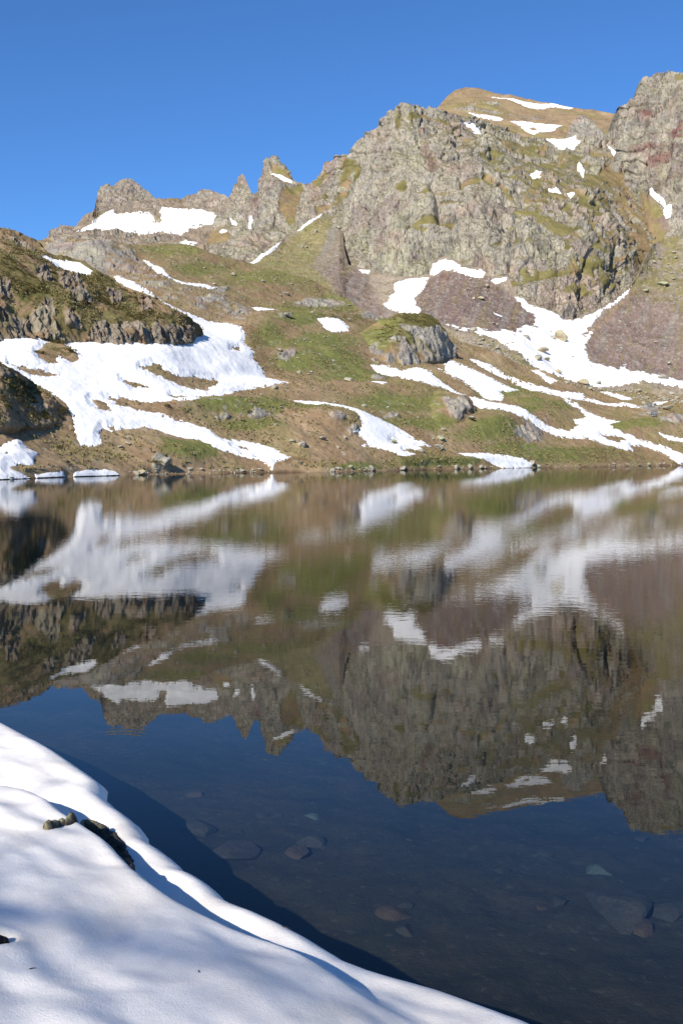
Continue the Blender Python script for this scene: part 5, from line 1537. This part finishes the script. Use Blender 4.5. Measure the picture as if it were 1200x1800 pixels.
# ------------------------------------------------------------------ lichened rock showing through the snow bank
def rock_in_snow():
    path = [(78,1462,0.05),(88,1454,0.075),(106,1449,0.08),(126,1446,0.07),(146,1448,0.07),(166,1455,0.085),(184,1468,0.10),(200,1486,0.11),(214,1504,0.10),(226,1520,0.08),(236,1534,0.04)]
    C = []
    for (px, py, r) in path:
        P = hit_bank(px, py)
        C.append((P[0], P[1], r))
    C = np.array(C)
    nu, nv = 150, 50
    u = np.linspace(0, 1, nu); k = np.linspace(0, 1, len(C))
    cx = [blur_axis(np.interp(u, k, C[:, i]), 3, 0) for i in range(3)]
    ctr = np.stack(cx[:2], -1); rad = 0.56 * cx[2] * np.clip(np.minimum(u, 1 - u) / 0.06, 0.25, 1)
    tan = np.gradient(ctr, axis=0); tan /= np.linalg.norm(tan, axis=1, keepdims=True)
    side = np.stack([tan[:, 1], -tan[:, 0]], -1)
    v = np.linspace(-2.4, 2.4, nv)
    XY = ctr[:, None] + side[:, None] * (v[None, :, None] * rad[:, None, None])
    f = np.concatenate([XY, np.zeros((nu, nv, 1))], -1).reshape(-1, 3)
    vv = np.tile(v, nu); uu = np.repeat(u, nv)
    fa, e = facets(f * np.array((4.2, 4.2, 4.2)), 71, 1.4)
    fb, e2 = facets(f * 26, 75, 1.6)
    bump = 0.045 * (1 - vv * vv) + 0.013 * fa + 0.006 * fb + 0.004 * fbm(f * 30, 3, 72) - 0.010 * (1 - sstep(0, 0.10, e))
    bump = np.where(np.abs(vv) > 2.2, -0.25, bump)
    end = np.clip(np.minimum(uu, 1 - uu) / 0.03, 0, 1)
    f[:, 2] = bank_height(f[:, 0], f[:, 1]) + np.minimum(bump, 0.052) - 0.22 * (1 - end)
    lich = sstep(0.62, 0.42, uu + 0.10 * fbm(f * 9, 3, 73)) * sstep(0.95, 0.2, vv + 0.5 * fbm(f * 14, 3, 74))
    q = grid_quads(nu, nv)
    t = NT('lichened_rock')
    L = t.attr('lichen').outputs['Fac']
    pos = t.pos()
    n1 = t.noise(pos, 22, 5, 0.7); n2 = t.vor(pos, 38, 'F1')
    rockc = t.mixc(t.remap(n1, 0.4, 0.65, 0, 1), (0.022, 0.02, 0.018), (0.075, 0.066, 0.055))
    lc = t.mixc(t.remap(n2, 0.1, 0.5, 0, 1), (0.34, 0.325, 0.16), (0.20, 0.185, 0.115))
    lc = t.mixc(t.remap(n1, 0.52, 0.62, 0, 0.85), lc, (0.07, 0.06, 0.045))
    msk = t.math('MULTIPLY', L, t.remap(n1, 0.62, 0.5, 0.2, 1.0))
    t.surf(t.mixc(msk, rockc, lc), 0.85, t.bump(n1, 0.02, 0.9), spec=0.2)
    org = f.mean(0); org[2] = f[:, 2].min()
    me = mesh_np('rock', f - org, q, t.m, True, {'lichen': lich})
    o = link('rock', me); o.location = org
    tag(o, 'dark rock with yellow lichen showing through the foreground snow bank', 'rock')
rock_in_snow()

# near-black stone standing in for the melt hole's shade, twigs on the snow
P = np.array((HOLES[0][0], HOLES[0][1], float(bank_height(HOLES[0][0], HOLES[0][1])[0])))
M_DARK = stone_material('hollow_shade_stone', (0.02, 0.02, 0.022), (0.035, 0.033, 0.03), (0.015, 0.014, 0.013), 6, 0.02)
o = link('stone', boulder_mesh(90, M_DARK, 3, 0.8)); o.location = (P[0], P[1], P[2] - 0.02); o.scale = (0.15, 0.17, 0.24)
tag(o, 'near-black stone standing in for the shaded melt hollow of the snow bank at the left edge', 'stone')
t = NT('twig_bark'); t.surf((0.03, 0.022, 0.015), 0.9); M_TWIG = t.m
for (px, py, ln, rz, lab) in ((58,1704,0.035,0.6,'tiny dark twig lying on the snow at the lower left'),(350,1708,0.025,1.9,'tiny dark twig lying on the snow in the lower middle'),(503,1632,0.06,-0.5,'thin dark twig on the snow near the water edge')):
    P = hit_bank(px, py)
    V = []; 
    for i in range(6):
        u = i / 5
        for k in range(5):
            a = k * 2 * math.pi / 5
            V.append(((u - 0.5) * ln, 0.12 * ln * math.sin(u * 3) + math.cos(a) * 0.0035 * (1 - 0.6 * u), math.sin(a) * 0.0035 * (1 - 0.6 * u)))
    q = [(i * 5 + k, i * 5 + (k + 1) % 5, (i + 1) * 5 + (k + 1) % 5, (i + 1) * 5 + k) for i in range(5) for k in range(5)]
    o = link('twig', mesh_np('twig', V, q, M_TWIG)); o.location = (P[0], P[1], P[2] + 0.004); o.rotation_euler = (0.1, 0.1, rz)
    tag(o, lab, 'twig')

# ------------------------------------------------------------------ unseen pines added behind the camera, limbs placed to shade the snow
SD = np.array(SUN_DIR)
def pine(base_xy, shadows, label, seed):
    """an added pine, out of view, with limbs laid to shade the given spots"""
    r = np.random.default_rng(seed)
    bx, by = base_xy
    bz = float(bank_height(bx, by)[0])
    sh = np.array((SD[0], SD[1])) / math.hypot(SD[0], SD[1])
    limbs = []
    top = bz + 3
    for line, dens in shadows:
        pts = []
        for (px, py) in line:
            P = hit_bank(px, py)
            L = (np.array((bx, by)) - P[:2]) @ sh
            pts.append(P + SD * (L + r.uniform(-0.5, 0.5)) / math.hypot(SD[0], SD[1]))
        pts = np.array(pts)
        limbs.append((pts, dens)); top = max(top, pts[:, 2].max())
    V, T = [], []
    def tube(path, r0, r1, m=7):
        path = np.array(path); i0 = len(V)
        for i, p in enumerate(path):
            t_ = path[min(i + 1, len(path) - 1)] - path[max(i - 1, 0)]; t_ = t_ / (np.linalg.norm(t_) + 1e-9)
            a = np.cross(t_, (0.3, 0.2, 1.0)); a /= np.linalg.norm(a) + 1e-9; b = np.cross(t_, a)
            rr = r0 + (r1 - r0) * i / max(1, len(path) - 1)
            for k in range(m):
                an = 2 * math.pi * k / m
                V.append(p + (a * math.cos(an) + b * math.sin(an)) * rr)
        for i in range(len(path) - 1):
            for k in range(m):
                a0 = i0 + i * m + k; a1 = i0 + i * m + (k + 1) % m
                T.append((a0, a1, a1 + m)); T.append((a0, a1 + m, a0 + m))
    H = top + 0.8 - bz
    trunk = [np.array((bx + 0.12 * math.sin(k * 1.3), by + 0.1 * math.cos(k * 1.7), bz - 0.4 + (H + 0.4) * k / 9)) for k in range(10)]
    tube(trunk, 0.10, 0.02, 9)
    root = bpy.data.objects.new('shade_pine', None); COL.objects.link(root); root.location = (bx, by, bz)
    tag(root, label, 'tree')
    org = np.array((bx, by, bz))
    def flush(name, mat, smooth):
        nonlocal V, T
        o = link(name, mesh_np(name, np.array(V) - org, None, mat, smooth, None, None, T), root)
        V, T = [], []
        return o
    flush('trunk', M_BARK, True)
    for pts, dens in limbs:
        m = pts.mean(0)
        hz = np.clip(m[2] - 0.5, bz + 0.8, bz + H - 0.3)
        i = int(np.argmin([abs(t_[2] - hz) for t_ in trunk]))
        d0 = np.linalg.norm(pts[0] - trunk[i]); d1 = np.linalg.norm(pts[-1] - trunk[i])
        pp = pts if d0 < d1 else pts[::-1]
        u = np.linspace(0, 1, 12); kk = np.linspace(0, 1, len(pp) + 1)
        full = np.vstack([trunk[i][None], pp])
        path = np.stack([np.interp(u, kk, full[:, q]) for q in range(3)], -1)
        tube(path, 0.028, 0.010, 6)
    flush('branches', M_BARK, True)
    for pts, dens in limbs:
        n = int(dens * 11)
        u = np.linspace(0, 1, len(pts))
        for k in range(n):
            w = r.random()
            c = np.array([np.interp(w, u, pts[:, q]) for q in range(3)]) + r.normal(size=3) * np.array((0.16, 0.16, 0.12))
            for e in range(5):
                a = r.normal(size=3); a /= np.linalg.norm(a); b = np.cross(a, r.normal(size=3)); b /= np.linalg.norm(b) + 1e-9
                ln = r.uniform(0.06, 0.12); i0 = len(V)
                V.extend([c - b * 0.007, c + b * 0.007, c + a * ln]); T.append((i0, i0 + 1, i0 + 2))
    flush('needles', M_NEEDLE, False)
t = NT('pine_bark'); t.surf(t.mixc(t.noise(t.pos(), 14, 4), (0.09, 0.06, 0.04), (0.16, 0.12, 0.09)), 0.9); M_BARK = t.m
M_NEEDLE = leaf_material('pine_needle', (0.045, 0.07, 0.02), (0.06, 0.08, 0.03), (0.035, 0.05, 0.018))
pine((-12.25, -11.0), [([(38,1537),(94,1549),(157,1557),(210,1568),(262,1581),(330,1600)], 1.5), ([(165,1622),(205,1645),(244,1678),(300,1710)], 2.6), ([(190,1640),(260,1665),(330,1680)], 1.6),
     ([(0,1515),(50,1520),(90,1523)], 0.9), ([(15,1660),(60,1680),(110,1690)], 1.2)],
     'unseen thin pine added to shade the snow, to the left behind the viewpoint', 5)
pine((-13.9, -17.0), [([(556,1708),(640,1725),(720,1748)], 1.6), ([(757,1755),(812,1780),(880,1795)], 1.3), ([(400,1700),(446,1724),(500,1735)], 2.2), ([(340,1775),(420,1785),(480,1800)], 2.0),
     ([(300,1715),(380,1705),(450,1690)], 1.4), ([(0,1775),(40,1790),(80,1800)], 1.0), ([(540,1780),(600,1790),(640,1800)], 1.0)],
     'unseen thin pine added to shade the snow, the one farther up the bank behind the viewpoint', 6)
